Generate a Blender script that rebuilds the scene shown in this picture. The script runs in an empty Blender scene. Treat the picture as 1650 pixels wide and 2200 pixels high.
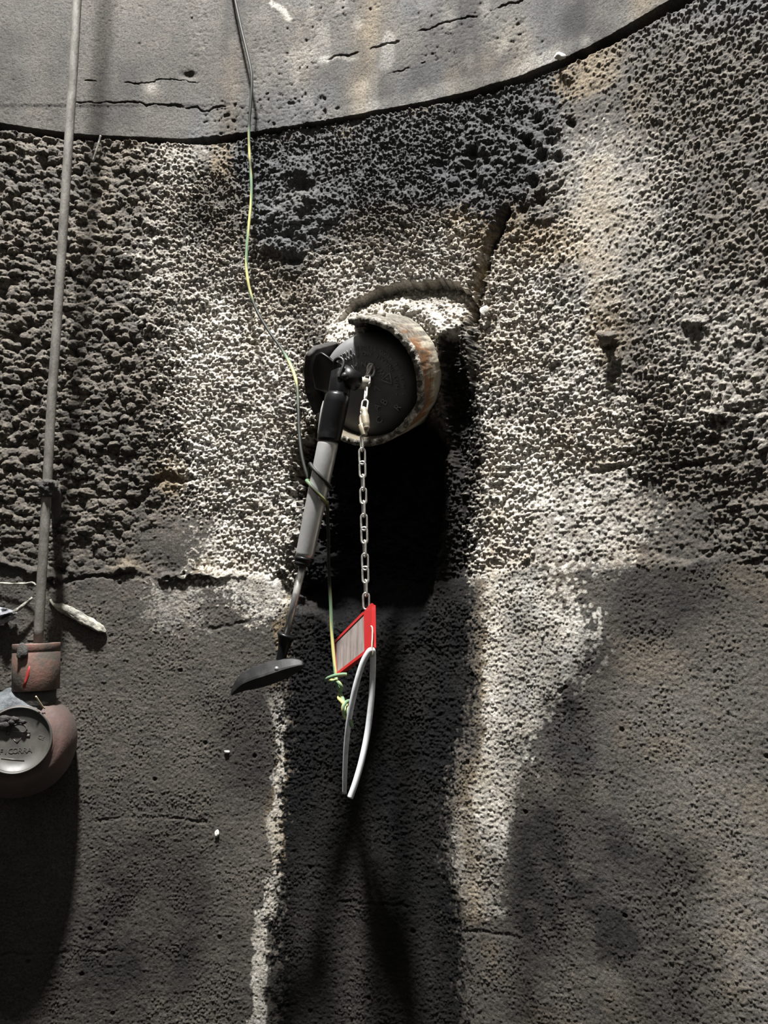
import bpy, bmesh, math
import numpy as np
from mathutils import Vector, Matrix

# ------------------------------------------------------------------ camera
SC = bpy.context.scene
COL = SC.collection
F, CXP, CYP = 1700.0, 825.0, 1100.0          # focal length and centre of a 1650x2200 frame
PITCH, ROLL = 0.13810, -0.00626
CAM = np.array([0.0, 0.0, 1.5])
cam = bpy.data.cameras.new('camera'); cam_o = bpy.data.objects.new('camera', cam); COL.objects.link(cam_o)
cam.sensor_fit = 'VERTICAL'; cam.sensor_height = 36.0; cam.lens = 36.0 * F / 2200.0
cam.clip_start = 0.02; cam.clip_end = 50

def turn(d):
    x, y, z = d[..., 0], d[..., 1], d[..., 2]
    c, s = math.cos(ROLL), math.sin(ROLL); x, z = c*x - s*z, s*x + c*z
    c, s = math.cos(PITCH), math.sin(PITCH); y, z = c*y - s*z, s*y + c*z
    return np.stack([x, y, z], -1)
RT, FW, UP = [turn(np.array(v, float)) for v in ((1, 0, 0), (0, 1, 0), (0, 0, 1))]
cam_o.matrix_world = Matrix(((RT[0], UP[0], -FW[0], CAM[0]), (RT[1], UP[1], -FW[1], CAM[1]),
                             (RT[2], UP[2], -FW[2], CAM[2]), (0, 0, 0, 1)))
SC.camera = cam_o

# ------------------------------------------------------------------ light and exposure
SC.view_settings.view_transform = 'Standard'; SC.view_settings.look = 'None'
SC.view_settings.exposure = 0.0; SC.view_settings.gamma = 1.0; SC.view_settings.use_curve_mapping = False
W = bpy.data.worlds.new('dim_surroundings'); SC.world = W; W.use_nodes = True
W.node_tree.nodes['Background'].inputs[0].default_value = (0.75, 0.85, 1, 1)
W.node_tree.nodes['Background'].inputs[1].default_value = 0.006
SHAFT_C = np.array([-0.27416, 0.14341]); SHAFT_R = 0.86021     # the round concrete shaft
HATCH = np.array([-0.29, 0.15]); HATCH_R = 0.09; HATCH_Z = 3.9 # the open hatch in its cover slab
lamp = bpy.data.lights.new('hatch_daylight', 'AREA'); lamp.shape = 'DISK'; lamp.size = 2*HATCH_R
lamp.energy = 300; lamp.color = (1.0, 0.985, 0.965)
lamp_o = bpy.data.objects.new('hatch_daylight', lamp); COL.objects.link(lamp_o)
lamp_o.location = (HATCH[0], HATCH[1], HATCH_Z)

# ------------------------------------------------------------------ helpers
RNG = np.random.default_rng(7)
def ray(px, py):
    return turn(np.stack([(np.asarray(px, float)-CXP)/F, np.ones_like(np.asarray(px, float)), -(np.asarray(py, float)-CYP)/F], -1))
def at(px, py, off=0.0):
    """point on the sight line of a photo position that stands off the shaft wall by `off` metres"""
    d = ray(px, py); R = SHAFT_R - off
    a = d[..., 0]**2 + d[..., 1]**2
    b = -(d[..., 0]*SHAFT_C[0] + d[..., 1]*SHAFT_C[1]); c = SHAFT_C @ SHAFT_C - R*R
    t = (-b + np.sqrt(np.maximum(b*b - a*c, 0)))/a
    return CAM + d*t[..., None]
def V(px, py, off=0.0): return Vector(at(px, py, off))
def pxm(n, p):                                # n photo units at point p, in metres
    return n*((np.array(p)-CAM) @ FW)/F

def obj(name, me, mat=None, parent=None, smooth=True):
    o = bpy.data.objects.new(name, me); COL.objects.link(o)
    if mat: me.materials.append(mat)
    if parent: o.parent = parent
    if smooth: me.polygons.foreach_set('use_smooth', [True]*len(me.polygons))
    return o
def pydata(verts, faces):
    me = bpy.data.meshes.new('m'); me.from_pydata([tuple(v) for v in verts], [], faces); me.update(); return me
def tag(o, label, cat, group=None):
    o['label'] = label; o['category'] = cat
    if group: o['group'] = group
    return o
def struct(o): o['kind'] = 'structure'; return o
def empty(name, loc, label, cat, group=None):
    o = bpy.data.objects.new(name, None); COL.objects.link(o); o.location = loc; o.empty_display_size = 0.02
    tag(o, label, cat, group); return o
def adopt(o, root):
    """parent a mesh modelled in world space to its thing"""
    o.parent = root; o.matrix_parent_inverse = Matrix.Translation(-Vector(root.location)); return o
def to_mesh(bm):
    bmesh.ops.recalc_face_normals(bm, faces=bm.faces[:])
    me = bpy.data.meshes.new('m'); bm.to_mesh(me); bm.free(); return me

def spline(pts, n=8):
    P = np.array(pts, float); P = np.vstack([2*P[0]-P[1], P, 2*P[-1]-P[-2]]); out = []
    for i in range(1, len(P)-2):
        for k in range(n):
            t = k/n; a, b, c, d = P[i-1], P[i], P[i+1], P[i+2]
            out.append(.5*((2*b)+(c-a)*t+(2*a-5*b+4*c-d)*t*t+(3*b-a-3*c+d)*t**3))
    out.append(P[-2]); return np.array(out)
def frames(P):
    P = np.array(P, float); T = np.gradient(P, axis=0); T /= np.linalg.norm(T, axis=1)[:, None]+1e-12
    a = np.array([0, 0, 1.]) if abs(T[0][2]) < .9 else np.array([1., 0, 0])
    N = np.cross(T[0], a); N /= np.linalg.norm(N); Ns = [N]
    for i in range(1, len(P)):
        N = Ns[-1] - T[i]*(Ns[-1] @ T[i]); N /= np.linalg.norm(N)+1e-12; Ns.append(N)
    Ns = np.array(Ns); return T, Ns, np.cross(T, Ns)
def tube(P, r, seg=16, cap=True, closed=False, shape=None, bm=None):
    """sweep along P; r per point; shape(angle, i) multiplies the radius"""
    bm = bm or bmesh.new(); P = np.array(P, float); n = len(P); r = np.full(n, r) if np.isscalar(r) else np.array(r)
    if closed:
        T = np.roll(P, -1, 0)-np.roll(P, 1, 0); T /= np.linalg.norm(T, axis=1)[:, None]
        nz = np.cross(P[1]-P[0], P[n//3]-P[0]); nz /= np.linalg.norm(nz)
        N = np.cross(T, nz); B = np.tile(nz, (n, 1))
    else: T, N, B = frames(P)
    rings = []
    for i in range(n):
        ring = []
        for k in range(seg):
            a = 2*math.pi*k/seg; q = r[i]*(shape(a, i) if shape else 1)
            ring.append(bm.verts.new(P[i] + N[i]*math.cos(a)*q + B[i]*math.sin(a)*q))
        rings.append(ring)
    for i in range(n if closed else n-1):
        A, C = rings[i], rings[(i+1) % n]
        for k in range(seg): bm.faces.new((A[k], A[(k+1) % seg], C[(k+1) % seg], C[k]))
    if cap and not closed: bm.faces.new(rings[0][::-1]); bm.faces.new(rings[-1])
    return bm
def lathe(p0, axis, prof, seg=48, wob=None, bm=None):
    """revolve profile [(distance along axis, radius)] about p0 + axis"""
    bm = bm or bmesh.new(); p0 = np.array(p0, float); ax = np.array(axis, float); ax /= np.linalg.norm(ax)
    h = np.array([0, 0, 1.]) if abs(ax[2]) < .9 else np.array([1., 0, 0])
    e1 = np.cross(h, ax); e1 /= np.linalg.norm(e1); e2 = np.cross(ax, e1)
    rings = []
    for s, r in prof:
        if r < 1e-6: rings.append([bm.verts.new(p0+ax*s)]); continue
        rings.append([bm.verts.new(p0 + ax*s + (e1*math.cos(2*math.pi*k/seg)+e2*math.sin(2*math.pi*k/seg))*r*(wob(2*math.pi*k/seg, s) if wob else 1)) for k in range(seg)])
    for A, C in zip(rings, rings[1:]):
        for k in range(seg):
            j = (k+1) % seg
            q = [A[k], A[j], C[j], C[k]] if len(A) > 1 and len(C) > 1 else ([A[0], C[j], C[k]] if len(A) == 1 else [A[k], A[j], C[0]])
            bm.faces.new(q)
    return bm
def blob(c, r, seed, sc=(1, 1, 1), amp=.35, sub=3, rot=None):
    bm = bmesh.new(); bmesh.ops.create_icosphere(bm, subdivisions=sub, radius=1)
    g = np.random.default_rng(seed); K = g.normal(size=(6, 3))*2.2; ph = g.uniform(0, 6.28, 6)
    for v in bm.verts:
        q = np.array(v.co); f = 1+amp*np.mean(np.sin(K @ q + ph))*1.5
        w = Vector(q*f*np.array(sc)*r)
        v.co = (rot @ w if rot else w) + Vector(c)
    return to_mesh(bm)

# ------------------------------------------------------------------ noise (numpy)
def hsh(ix, iy, seed):
    h = (ix.astype(np.int64)*374761393 + iy.astype(np.int64)*668265263 + seed*1274126177) & 0xffffffff
    h = ((h ^ (h >> 13))*1274126177) & 0xffffffff
    h = ((h ^ (h >> 16))*2246822519) & 0xffffffff
    return ((h ^ (h >> 15)) & 0xffffff)/float(0xffffff)
def vnoise(x, y, seed=0):
    ix, iy = np.floor(x), np.floor(y); fx, fy = x-ix, y-iy
    fx = fx*fx*(3-2*fx); fy = fy*fy*(3-2*fy)
    a, b, c, d = hsh(ix, iy, seed), hsh(ix+1, iy, seed), hsh(ix, iy+1, seed), hsh(ix+1, iy+1, seed)
    return (a+(b-a)*fx)*(1-fy)+(c+(d-c)*fx)*fy
def fbm(x, y, seed=0, oct=4):
    s = np.zeros_like(x); a = .5
    for o in range(oct): s += a*(vnoise(x*2**o, y*2**o, seed+o*17)-.5)*2; a *= .5
    return s
def worley(x, y, seed=0):
    ix, iy = np.floor(x), np.floor(y); best = np.full(x.shape, 9.); bid = np.zeros_like(x)
    for dx in (-1, 0, 1):
        for dy in (-1, 0, 1):
            cx, cy = ix+dx, iy+dy
            d = (cx+.1+.8*hsh(cx, cy, seed)-x)**2 + (cy+.1+.8*hsh(cx, cy, seed+5)-y)**2
            m = d < best; best = np.where(m, d, best); bid = np.where(m, hsh(cx, cy, seed+11), bid)
    return np.sqrt(best), bid
def sst(a, b, x): t = np.clip((x-a)/(b-a), 0, 1); return t*t*(3-2*t)
def sdpoly(x, y, poly):
    """signed distance to a polygon, negative inside"""
    P = np.array(poly, float); d = np.full(x.shape, 1e9); ins = np.zeros(x.shape, bool)
    for (ax, ay), (bx, by) in zip(P, np.roll(P, -1, 0)):
        ex, ey = bx-ax, by-ay; t = np.clip(((x-ax)*ex+(y-ay)*ey)/(ex*ex+ey*ey), 0, 1)
        d = np.minimum(d, (x-ax-t*ex)**2+(y-ay-t*ey)**2)
        if by != ay: ins ^= ((ay > y) != (by > y)) & (x < (bx-ax)*(y-ay)/(by-ay)+ax)
    d = np.sqrt(d); return np.where(ins, -d, d)
def sdline(x, y, pts):
    d = np.full(x.shape, 1e9)
    for (ax, ay), (bx, by) in zip(pts, pts[1:]):
        ex, ey = bx-ax, by-ay; t = np.clip(((x-ax)*ex+(y-ay)*ey)/(ex*ex+ey*ey), 0, 1)
        d = np.minimum(d, (x-ax-t*ex)**2+(y-ay-t*ey)**2)
    return np.sqrt(d)

# ------------------------------------------------------------------ materials
def mat(name, col, rough=.6, metal=0., spec=.5):
    m = bpy.data.materials.new(name); m.use_nodes = True; b = m.node_tree.nodes['Principled BSDF']
    b.inputs['Base Color'].default_value = (*col, 1); b.inputs['Roughness'].default_value = rough
    b.inputs['Metallic'].default_value = metal; b.inputs['Specular IOR Level'].default_value = spec
    return m
def N(m, t, **kw):
    n = m.node_tree.nodes.new(t)
    for k, v in kw.items(): setattr(n, k, v)
    return n
def L(m, a, b): m.node_tree.links.new(a, b)
def mix(m, fac, a, b, mode='MIX'):
    n = N(m, 'ShaderNodeMix', data_type='RGBA', blend_type=mode)
    for s, v in ((n.inputs[0], fac), (n.inputs[6], a), (n.inputs[7], b)):
        if hasattr(v, 'links'): L(m, v, s)
        else: s.default_value = v if not isinstance(v, tuple) else (*v, 1)
    return n.outputs[2]
def noise_tex(m, scale, detail=6, rough=.6, vec=None):
    n = N(m, 'ShaderNodeTexNoise'); n.inputs['Scale'].default_value = scale; n.inputs['Detail'].default_value = detail
    n.inputs['Roughness'].default_value = rough
    if vec: L(m, vec, n.inputs['Vector'])
    return n.outputs['Fac']
def ramp(m, src, stops):
    n = N(m, 'ShaderNodeValToRGB'); e = n.color_ramp.elements
    while len(e) < len(stops): e.new(.5)
    for k, (p, c) in zip(e, stops): k.position = p; k.color = (c, c, c, 1) if np.isscalar(c) else (*c, 1)
    L(m, src, n.inputs[0]); return n.outputs[0]
def objco(m, scale=(1, 1, 1)):
    t = N(m, 'ShaderNodeTexCoord'); mp = N(m, 'ShaderNodeMapping'); mp.inputs['Scale'].default_value = scale
    L(m, t.outputs['Object'], mp.inputs['Vector']); return mp.outputs['Vector']
def dirty(name, col, dirt, rough=.5, metal=0., scale=60, lo=.45, hi=.65, bump=.0, stretch=(1, 1, 1), spec=.5, rough2=.8):
    """a coat with patches of grime of their own shape"""
    m = mat(name, col, rough, metal, spec); b = m.node_tree.nodes['Principled BSDF']
    v = objco(m, stretch); f = ramp(m, noise_tex(m, scale, 8, .65, v), ((lo, 0.), (hi, 1.)))
    L(m, mix(m, f, col, dirt), b.inputs['Base Color'])
    L(m, ramp(m, f, ((0, rough), (1, rough2))), b.inputs['Roughness'])
    if metal: L(m, ramp(m, f, ((0, metal), (1, metal*.35))), b.inputs['Metallic'])
    if bump:
        bp = N(m, 'ShaderNodeBump'); bp.inputs['Strength'].default_value = 1; bp.inputs['Distance'].default_value = bump
        L(m, noise_tex(m, scale*6, 4, .6, v), bp.inputs['Height']); L(m, bp.outputs[0], b.inputs['Normal'])
    return m

def wall_material():
    m = mat('weathered_concrete', (.1, .1, .1), .85); b = m.node_tree.nodes['Principled BSDF']
    A = lambda n: N(m, 'ShaderNodeAttribute', attribute_name=n).outputs['Fac']
    v = objco(m)
    n1 = noise_tex(m, 9, 8, .65, v); n2 = noise_tex(m, 160, 5, .7, v); n3 = noise_tex(m, 38, 6, .6, v)
    eroded = mix(m, ramp(m, n1, ((.35, 0.), (.65, 1.))), (.046, .043, .039), (.100, .090, .078))
    cast = mix(m, ramp(m, n1, ((.35, 0.), (.65, 1.))), (.062, .058, .052), (.100, .093, .083))
    c = mix(m, A('cast'), eroded, cast)
    c = mix(m, ramp(m, n3, ((.35, .0), (.7, .5))), c, mix(m, .4, c, (.14, .11, .075)))
    c = mix(m, A('grain'), c, mix(m, 1., c, (2.1, 2.05, 1.95), 'MULTIPLY'))
    c = mix(m, A('slate'), c, (.086, .092, .097))
    c = mix(m, A('tan'), c, (.32, .24, .135))
    c = mix(m, A('crust'), c, mix(m, ramp(m, n3, ((.3, 0.), (.75, 1.))), (.78, .75, .69), (.54, .49, .40)))
    c = mix(m, A('damp_shade'), c, (.0085, .0085, .0088))  # near-black for damp, and for shade painted into recesses
    c = mix(m, ramp(m, n2, ((.3, .4), (.7, 0.))), c, mix(m, 1., c, (.55, .55, .55), 'MULTIPLY'))
    n4 = noise_tex(m, 430, 3, .7, v)
    c = mix(m, 1., c, ramp(m, n4, ((.36, .42), (.50, .95), (.66, 1.0))), 'MULTIPLY')
    c = mix(m, ramp(m, n4, ((.60, 0.), (.74, .55))), c, mix(m, 1., c, (1.9, 1.85, 1.75), 'MULTIPLY'))
    L(m, c, b.inputs['Base Color'])
    L(m, ramp(m, A('damp_shade'), ((0, .82), (1, .42))), b.inputs['Roughness']); L(m, ramp(m, A('damp_shade'), ((0, .35), (1, .09))), b.inputs['Specular IOR Level'])
    bp = N(m, 'ShaderNodeBump'); bp.inputs['Strength'].default_value = .9; bp.inputs['Distance'].default_value = .0018
    L(m, noise_tex(m, 520, 5, .75, v), bp.inputs['Height']); L(m, bp.outputs[0], b.inputs['Normal'])
    return m
M_WALL = wall_material()
M_PLAIN = dirty('dark_plain_concrete', (.030, .029, .026), (.016, .016, .015), .9, scale=5)  # unseen shaft surfaces, coloured dark to cut bounced light

# ------------------------------------------------------------------ the shaft wall
Z_JOINT = 1.5 + 0.6615
JOINT = np.array([(0, 262), (150, 285), (300, 293), (440, 296), (540, 285), (660, 265), (800, 240), (940, 212), (1080, 175), (1200, 130), (1310, 75), (1430, 5)], float)
jp = at(JOINT[:, 0], JOINT[:, 1]); jth = np.arctan2(jp[:, 0]-SHAFT_C[0], jp[:, 1]-SHAFT_C[1])
def joint_z(th): return np.interp(th, jth, jp[:, 2])
TH0, TH1 = math.radians(-58), math.radians(84)

def chart(th, z):
    """where the wall point (angle, height) lies on the survey photograph"""
    d = np.stack([SHAFT_C[0]+SHAFT_R*np.sin(th), SHAFT_C[1]+SHAFT_R*np.cos(th), z], -1) - CAM
    w = d @ FW; return CXP+F*(d @ RT)/w, CYP-F*(d @ UP)/w

def relief_upper(th, z):
    u, v = th*SHAFT_R, z; px, py = chart(th, z)
    h = .0012*fbm(u*14, v*8, 3) + .0010*fbm(u*260, v*45, 5, 3) + .0006*fbm(u*500, v*420, 9, 2)
    pit = worley(u*55, v*55, 21); size = .10+.22*pit[1]**3
    h -= .0011*sst(size*.8, size*.3, pit[0])*np.where(px < 420, .6, 1)*(pit[1] > .5)*sst(.62, .8, vnoise(u*9, v*9, 31))
    wx, wy = px+9*fbm(u*60, v*60, 41), py+9*fbm(u*60, v*60, 42)
    rough = sst(380, 620, px)*.8*sst(.25, .7, vnoise(u*8, v*8, 77)) + np.exp(-(((px-1110)/45)**2+((py-85)/55)**2))*1.5
    rough = np.maximum(rough, .9*np.exp(-((px-430)/28)**2)*sst(200, 60, py))
    rough = np.maximum(rough, 1.2*sst(40, 8, sdpoly(wx, wy, [(435, 300), (455, 240), (700, 205), (720, 260), (560, 290)])))
    f, cid = worley(u*190, v*170, 61)
    h += .0015*rough*(np.sqrt(np.maximum(0, 1-(f/.8)**2))-.45)
    h -= .006*rough*np.maximum(0, fbm(u*110, v*110, 63, 3)-.25)
    crack = np.full(px.shape, 1e9)
    for pts, wd in (([(150, 222), (230, 221), (330, 223), (390, 229), (440, 235), (485, 230)], 2.2),
                    ([(180, 172), (260, 178), (330, 176), (400, 168), (440, 176)], 1.3),
                    ([(830, 158), (880, 145), (915, 138)], 1.5),
                    ([(700, 130), (760, 112), (840, 93), (900, 72), (945, 48), (1000, 40), (1060, 22), (1110, 5), (1150, -12)], 2.3),
                    ([(660, 142), (700, 130)], 2.)):
        crack = np.minimum(crack, sdline(wx, wy, pts)/wd)
    h -= .004*sst(1.0, .2, crack)*sst(.22, .5, vnoise(u*55, v*55, 44))
    h -= .005*np.exp(-(((px-405)/16)**2+((py-160)/8)**2))
    # the band of the ring below the crack stands a little lower
    h -= .0012*sst(222, 230, py)*sst(500, 420, px)
    g = np.clip(cid-.35, 0, 1)*.5*rough
    tan = .55*np.exp(-((px-800+.12*py)/26)**2)*(.4+.6*vnoise(u*70, v*12, 51)) + .35*np.exp(-((px-500)/45)**2)*sst(20, 190, py)*vnoise(u*45, v*20, 52)
    tan += .35*sst(.55, .8, vnoise(u*13, v*11, 54))*sst(550, 900, px)
    crust = .22*sst(.62, .85, vnoise(u*45, v*30, 53))*np.exp(-(((px-950)/330)**2)) + .22*np.exp(-(((px-1110)/50)**2+((py-85)/60)**2)) \
        + .3*sst(26, 4, sdline(wx, wy, [(690, 255), (900, 210), (1080, 165), (1250, 90)])) + .5*sst(10, 2, sdline(wx, wy, [(585, 5), (600, 15), (620, 40)]))
    crust += .35*sst(7, 2, sdline(wx, wy, [(690, 128), (770, 122)])) + .4*np.exp(-(((px-325)/16)**2+((py-188)/14)**2))
    slate = .5*sst(.5, .8, vnoise(u*12, v*16, 55))*sst(300, 560, px) + .55*sst(60, 0, sdpoly(wx, wy, [(435, 300), (455, 240), (700, 205), (720, 260), (560, 290)]))
    dark = .3*sst(.45, .7, fbm(u*14, v*12, 58)*.5+.5) + .3*sst(.5, .75, vnoise(u*30, v*5, 56)) + .50*sst(400, 560, px)*sst(.30, .62, vnoise(u*9, v*6, 57)*.75+vnoise(u*40, v*30, 59)*.25) + .35*sst(90, 30, py)*np.exp(-((px-770)/60)**2)
    return h, dict(cast=np.ones_like(h), grain=g, slate=np.clip(slate, 0, .8), tan=np.clip(tan, 0, 1), crust=np.clip(crust, 0, 1), damp_shade=np.clip(dark, 0, .85))

def relief_lower(th, z):
    u, v = th*SHAFT_R, z; px, py = chart(th, z)
    wob1, wob2 = fbm(u*22, v*22, 101), fbm(u*22, v*22, 102)
    fin1, fin2 = fbm(u*95, v*95, 103, 3), fbm(u*95, v*95, 104, 3)
    x, y = px+20*wob1+14*fin1, py+20*wob2+14*fin2            # ragged outlines
    xs, ys = px+7*fin1, py+7*fin2
    G = lambda cx, cy, rx, ry: np.exp(-(((px-cx)/rx)**2+((py-cy)/ry)**2))
    # --- how deeply the concrete is eaten away, and how coarse the stones are
    edge = np.interp(px, [0, 140, 300, 560, 640, 1000, 1200, 1400, 1500, 1560, 1650], [1195, 1240, 1228, 1235, 1260, 1240, 1212, 1215, 1205, 1180, 1230])
    eaten = sst(14, -14, y-edge)
    coarse = np.clip(sst(420, 250, x)*1. + sst(1420, 1640, x)*.6*sst(350, 800, y) + G(620, 450, 110, 120)*.8 + G(1010, 330, 60, 110)*.9 + G(1160, 330, 70, 160)*.9, 0, 1)
    fine = np.clip(G(480, 950, 170, 280) + G(1120, 1000, 130, 300), 0, 1)
    level = .85+.25*vnoise(u*10, v*10, 105)
    level *= 1-.62*G(1290, 380, 110, 330)*sst(1180, 1240, x)          # the worn smooth band on the right
    level *= 1-.30*sst(1130, 1230, x)*sst(900, 700, y)
    level *= 1-.75*G(400, 1150, 90, 70) - .45*sst(1080, 1215, y)*sst(640, 330, x)
    level *= 1-.6*sst(60, 10, sdpoly(x, y, [(1180, 1050), (1320, 1030), (1480, 1110), (1480, 1190), (1300, 1215), (1180, 1180)]))
    level *= 1-.7*G(440, 330, 60, 40)-.5*G(760, 700, 100, 40)
    channel = sst(25, -25, sdpoly(x, y, [(608, 1320), (700, 1340), (1010, 1300), (1020, 1500), (975, 1650), (955, 1850), (985, 2000), (1010, 2300), (585, 2300), (590, 1800), (605, 1500)]))
    strip = sst(20, -25, sdpoly(x, y, [(1020, 1200), (1140, 1200), (1240, 1340), (1225, 1450), (1150, 1560), (1120, 1650), (1095, 1850), (1075, 1985), (990, 1975), (965, 1740), (1015, 1560), (1030, 1350)]))
    amp = np.where(True, eaten*np.clip(level, .12, 1.3), 0) + (1-eaten)*(.025+.16*strip+.15*channel*sst(2000, 1500, y)+.05*channel)
    amp = np.maximum(amp, .42*sst(17, 3, sdline(x+10*fin2, y+8*fin1, [(1380, 1210), (1425, 1210), (1495, 1214)])))
    f1, i1 = worley(u*84+.5*wob1, v*98+.5*wob2, 201)
    f2, i2 = worley(u*205+.8*wob1, v*225+.8*wob2, 202)
    f3, i3 = worley(u*370, v*390, 203)
    p1 = np.maximum(0, 1-(f1/.84)**2)**.75*1.1*(.55+.75*i1)
    p2 = .55*np.maximum(0, 1-(f2/.9)**2)*(.5+.8*i2) + .9*np.exp(-(f2/.40)**2)*i2**1.3
    p3 = .30*np.maximum(0, 1-(f3/.9)**2)*(.5+.8*i3) + 1.1*np.exp(-(f3/.40)**2)*i3**1.3
    g1 = np.clip(.16+.84*coarse-.16*fine, 0, 1)
    peb = .0080*g1*(p1-.55) + .0046*(1-.62*coarse)*(p2-.55) + .0022*(1-.45*coarse)*(p3-.5)
    h = amp*(peb + (.0034+.0018*coarse)*fbm(u*55, v*70, 204, 4)) + .0035*eaten*fbm(u*13, v*15, 205) + (1-eaten)*.0016*fbm(u*9, v*10, 206)
    h += (1-eaten)*(.0005*fbm(u*120, v*170, 207, 3) + .00085*(p3-.4)*(.2+1.5*vnoise(u*35, v*35, 218)**1.5) + .0009*fbm(u*430, v*450, 208, 2))
    h -= .004*eaten*(1-.8*sst(17, 5, sdline(x, y, [(1380, 1210), (1425, 1210), (1495, 1214)])))                                                  # eaten zone lies behind the cast face
    # --- pits, lumps and breaks
    h -= .016*np.clip(G(948, 345, 14, 26)+G(1008, 345, 13, 38)+G(1022, 398, 14, 14)+G(1140, 385, 12, 12), 0, 1)*(.7+.6*fin1)
    for cx, cy, s in ((1150, 250, 11), (1180, 300, 12), (1165, 330, 12), (1195, 335, 9), (1130, 300, 9), (1160, 430, 12), (1185, 280, 8), (1225, 262, 8), (1120, 445, 9)):
        h -= .010*G(cx, cy, s, s)
    h += .012*G(640, 365, 28, 20) - .010*G(650, 395, 26, 12) + .010*G(600, 470, 60, 26) + .008*G(590, 530, 45, 18) - .012*G(625, 555, 22, 9) + .008*G(660, 430, 50, 20)
    h += .012*G(1303, 725, 14, 9) - .008*G(1303, 742, 14, 9) + .009*G(1485, 692, 22, 12) + .008*G(1540, 890, 16, 10) - .006*G(1545, 905, 18, 8) - .006*G(1530, 945, 10, 8)
    h += .006*G(1215, 160, 12, 14) + .006*G(1255, 95, 8, 6)
    cr = sdline(xs, ys, [(285, 1085), (310, 1060), (325, 1035), (350, 1025), (400, 1028)]); h -= .008*sst(13, 2, cr)
    cr = sdline(xs, ys, [(1270, 1012), (1310, 1005), (1345, 998)]); h -= .005*sst(10, 2, cr)
    cr = sdline(xs, ys, [(1440, 1000), (1500, 995)]); h -= .005*sst(9, 2, cr)
    h += .007*sst(13, 3, sdline(x, y, [(0, 1205), (120, 1235), (300, 1228), (520, 1240)]))*sst(.35, .8, vnoise(u*34, v*34, 211)) \
        - .005*sst(9, 2, sdline(x, y, [(0, 1220), (120, 1250), (300, 1240), (360, 1240)]))*sst(.3, .7, vnoise(u*30, v*30, 216))
    h -= .012*G(125, 1228, 14, 12)
    for pts, d in (([(200, 1378), (330, 1355), (470, 1345), (560, 1330)], .0014), ([(110, 1310), (180, 1330)], .003),
                   ([(210, 1765), (300, 1758), (400, 1762), (440, 1770)], .0012), ([(0, 2050), (120, 2047), (260, 2045)], .0012),
                   ([(730, 1940), (800, 1945), (870, 1950)], .0012), ([(990, 2000), (1120, 2020)], .0012), ([(560, 1180), (640, 1255)], .002),
                   ([(622, 1000), (618, 1080), (614, 1160)], .0012), ([(1200, 1490), (1215, 1480)], .003), ([(1235, 1425), (1260, 1440)], .0025)):
        h -= d*sst(6, 1.5, sdline(xs+8*wob1, ys+8*wob2, pts))*sst(.28, .6, vnoise(u*45, v*45, 217))
    ht = worley(u*30, v*30, 215); h -= .0035*sst(.10*ht[1], .03*ht[1], ht[0])*(ht[1] > .9)*(1-eaten)
    h -= .004*np.exp(-(np.hypot(px-495, py-1215)/7)**2) - .0012*np.exp(-((np.hypot(px-495, py-1215)-9)/4)**2)
    # --- the broken niche over the pipe, its mortar ledge, and the slot beside it
    top = np.interp(xs, [690, 725, 762, 800, 840, 900, 945, 985, 1005, 1016], [735, 690, 640, 622, 606, 600, 596, 606, 622, 655])
    ins = sst(688, 702, xs)*sst(1020, 1010, xs)
    below = (ys-top)
    nd = .024*sst(-1, 4, below)*np.clip(1-below/62, 0, 1)*ins
    h -= nd
    led = ins*np.clip((below-50)/60, 0, 1)*sst(300, 150, below)
    h += .016*led
    ax = (px-838)/132; ay = (py-800)/140; rr = np.hypot(ax, ay)
    h += .010*np.exp(-((rr-1.05)/.13)**2)*sst(900, 780, py)
    h += .030*sst(5, -5, sdpoly(xs, ys, [(704, 758), (722, 712), (778, 686), (818, 702), (816, 756), (772, 772)]))
    slot = sst(10, -6, sdpoly(xs, ys, [(1082, 440), (1092, 452), (1050, 545), (1032, 640), (1020, 690), (1008, 700), (1012, 620), (1030, 560), (1050, 500)]))
    h -= .016*slot
    groove = sst(14, -12, sdpoly(xs, ys, [(965, 735), (985, 720), (1000, 790), (1008, 880), (1004, 960), (985, 1010), (960, 960), (955, 850)]))
    h -= .026*groove
    hole = sst(16, -18, sdpoly(x, y, [(640, 960), (628, 1020), (640, 1100), (655, 1160), (720, 1190), (735, 1240), (690, 1255), (645, 1262), (660, 1310), (760, 1360), (850, 1385), (905, 1345), (930, 1240), (945, 1100), (955, 960), (900, 870), (700, 870)]))
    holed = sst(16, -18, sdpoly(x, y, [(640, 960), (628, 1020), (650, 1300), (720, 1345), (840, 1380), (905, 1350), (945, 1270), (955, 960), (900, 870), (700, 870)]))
    hole = hole*(.75+.35*wob1)*sst(1395, 1170, y); h -= .040*hole*(1+.25*fin1)
    lump = sst(12, -14, sdpoly(xs, ys, [(650, 1190), (700, 1195), (735, 1215), (725, 1246), (680, 1254), (648, 1240)])); h += .006*lump
    ridge = sst(16, -10, sdpoly(xs, ys, [(610, 1120), (632, 1150), (628, 1185), (616, 1200), (606, 1160)])); h += .007*ridge
    h -= .010*sst(12, -8, sdpoly(xs, ys, [(598, 1235), (622, 1262), (655, 1300), (640, 1312), (606, 1280)]))
    h -= .004*channel*sst(1320, 1420, y)
    for cx, wd, d in ((742, 10, .0025), (800, 8, -.0025), (770, 16, -.001)): h -= d*np.exp(-((px-cx-.01*(py-1700))/wd)**2)*sst(1620, 1760, py)
    # --- stains, with some shade put into the colour
    k2, k3 = i2-.5, i3-.5
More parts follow.
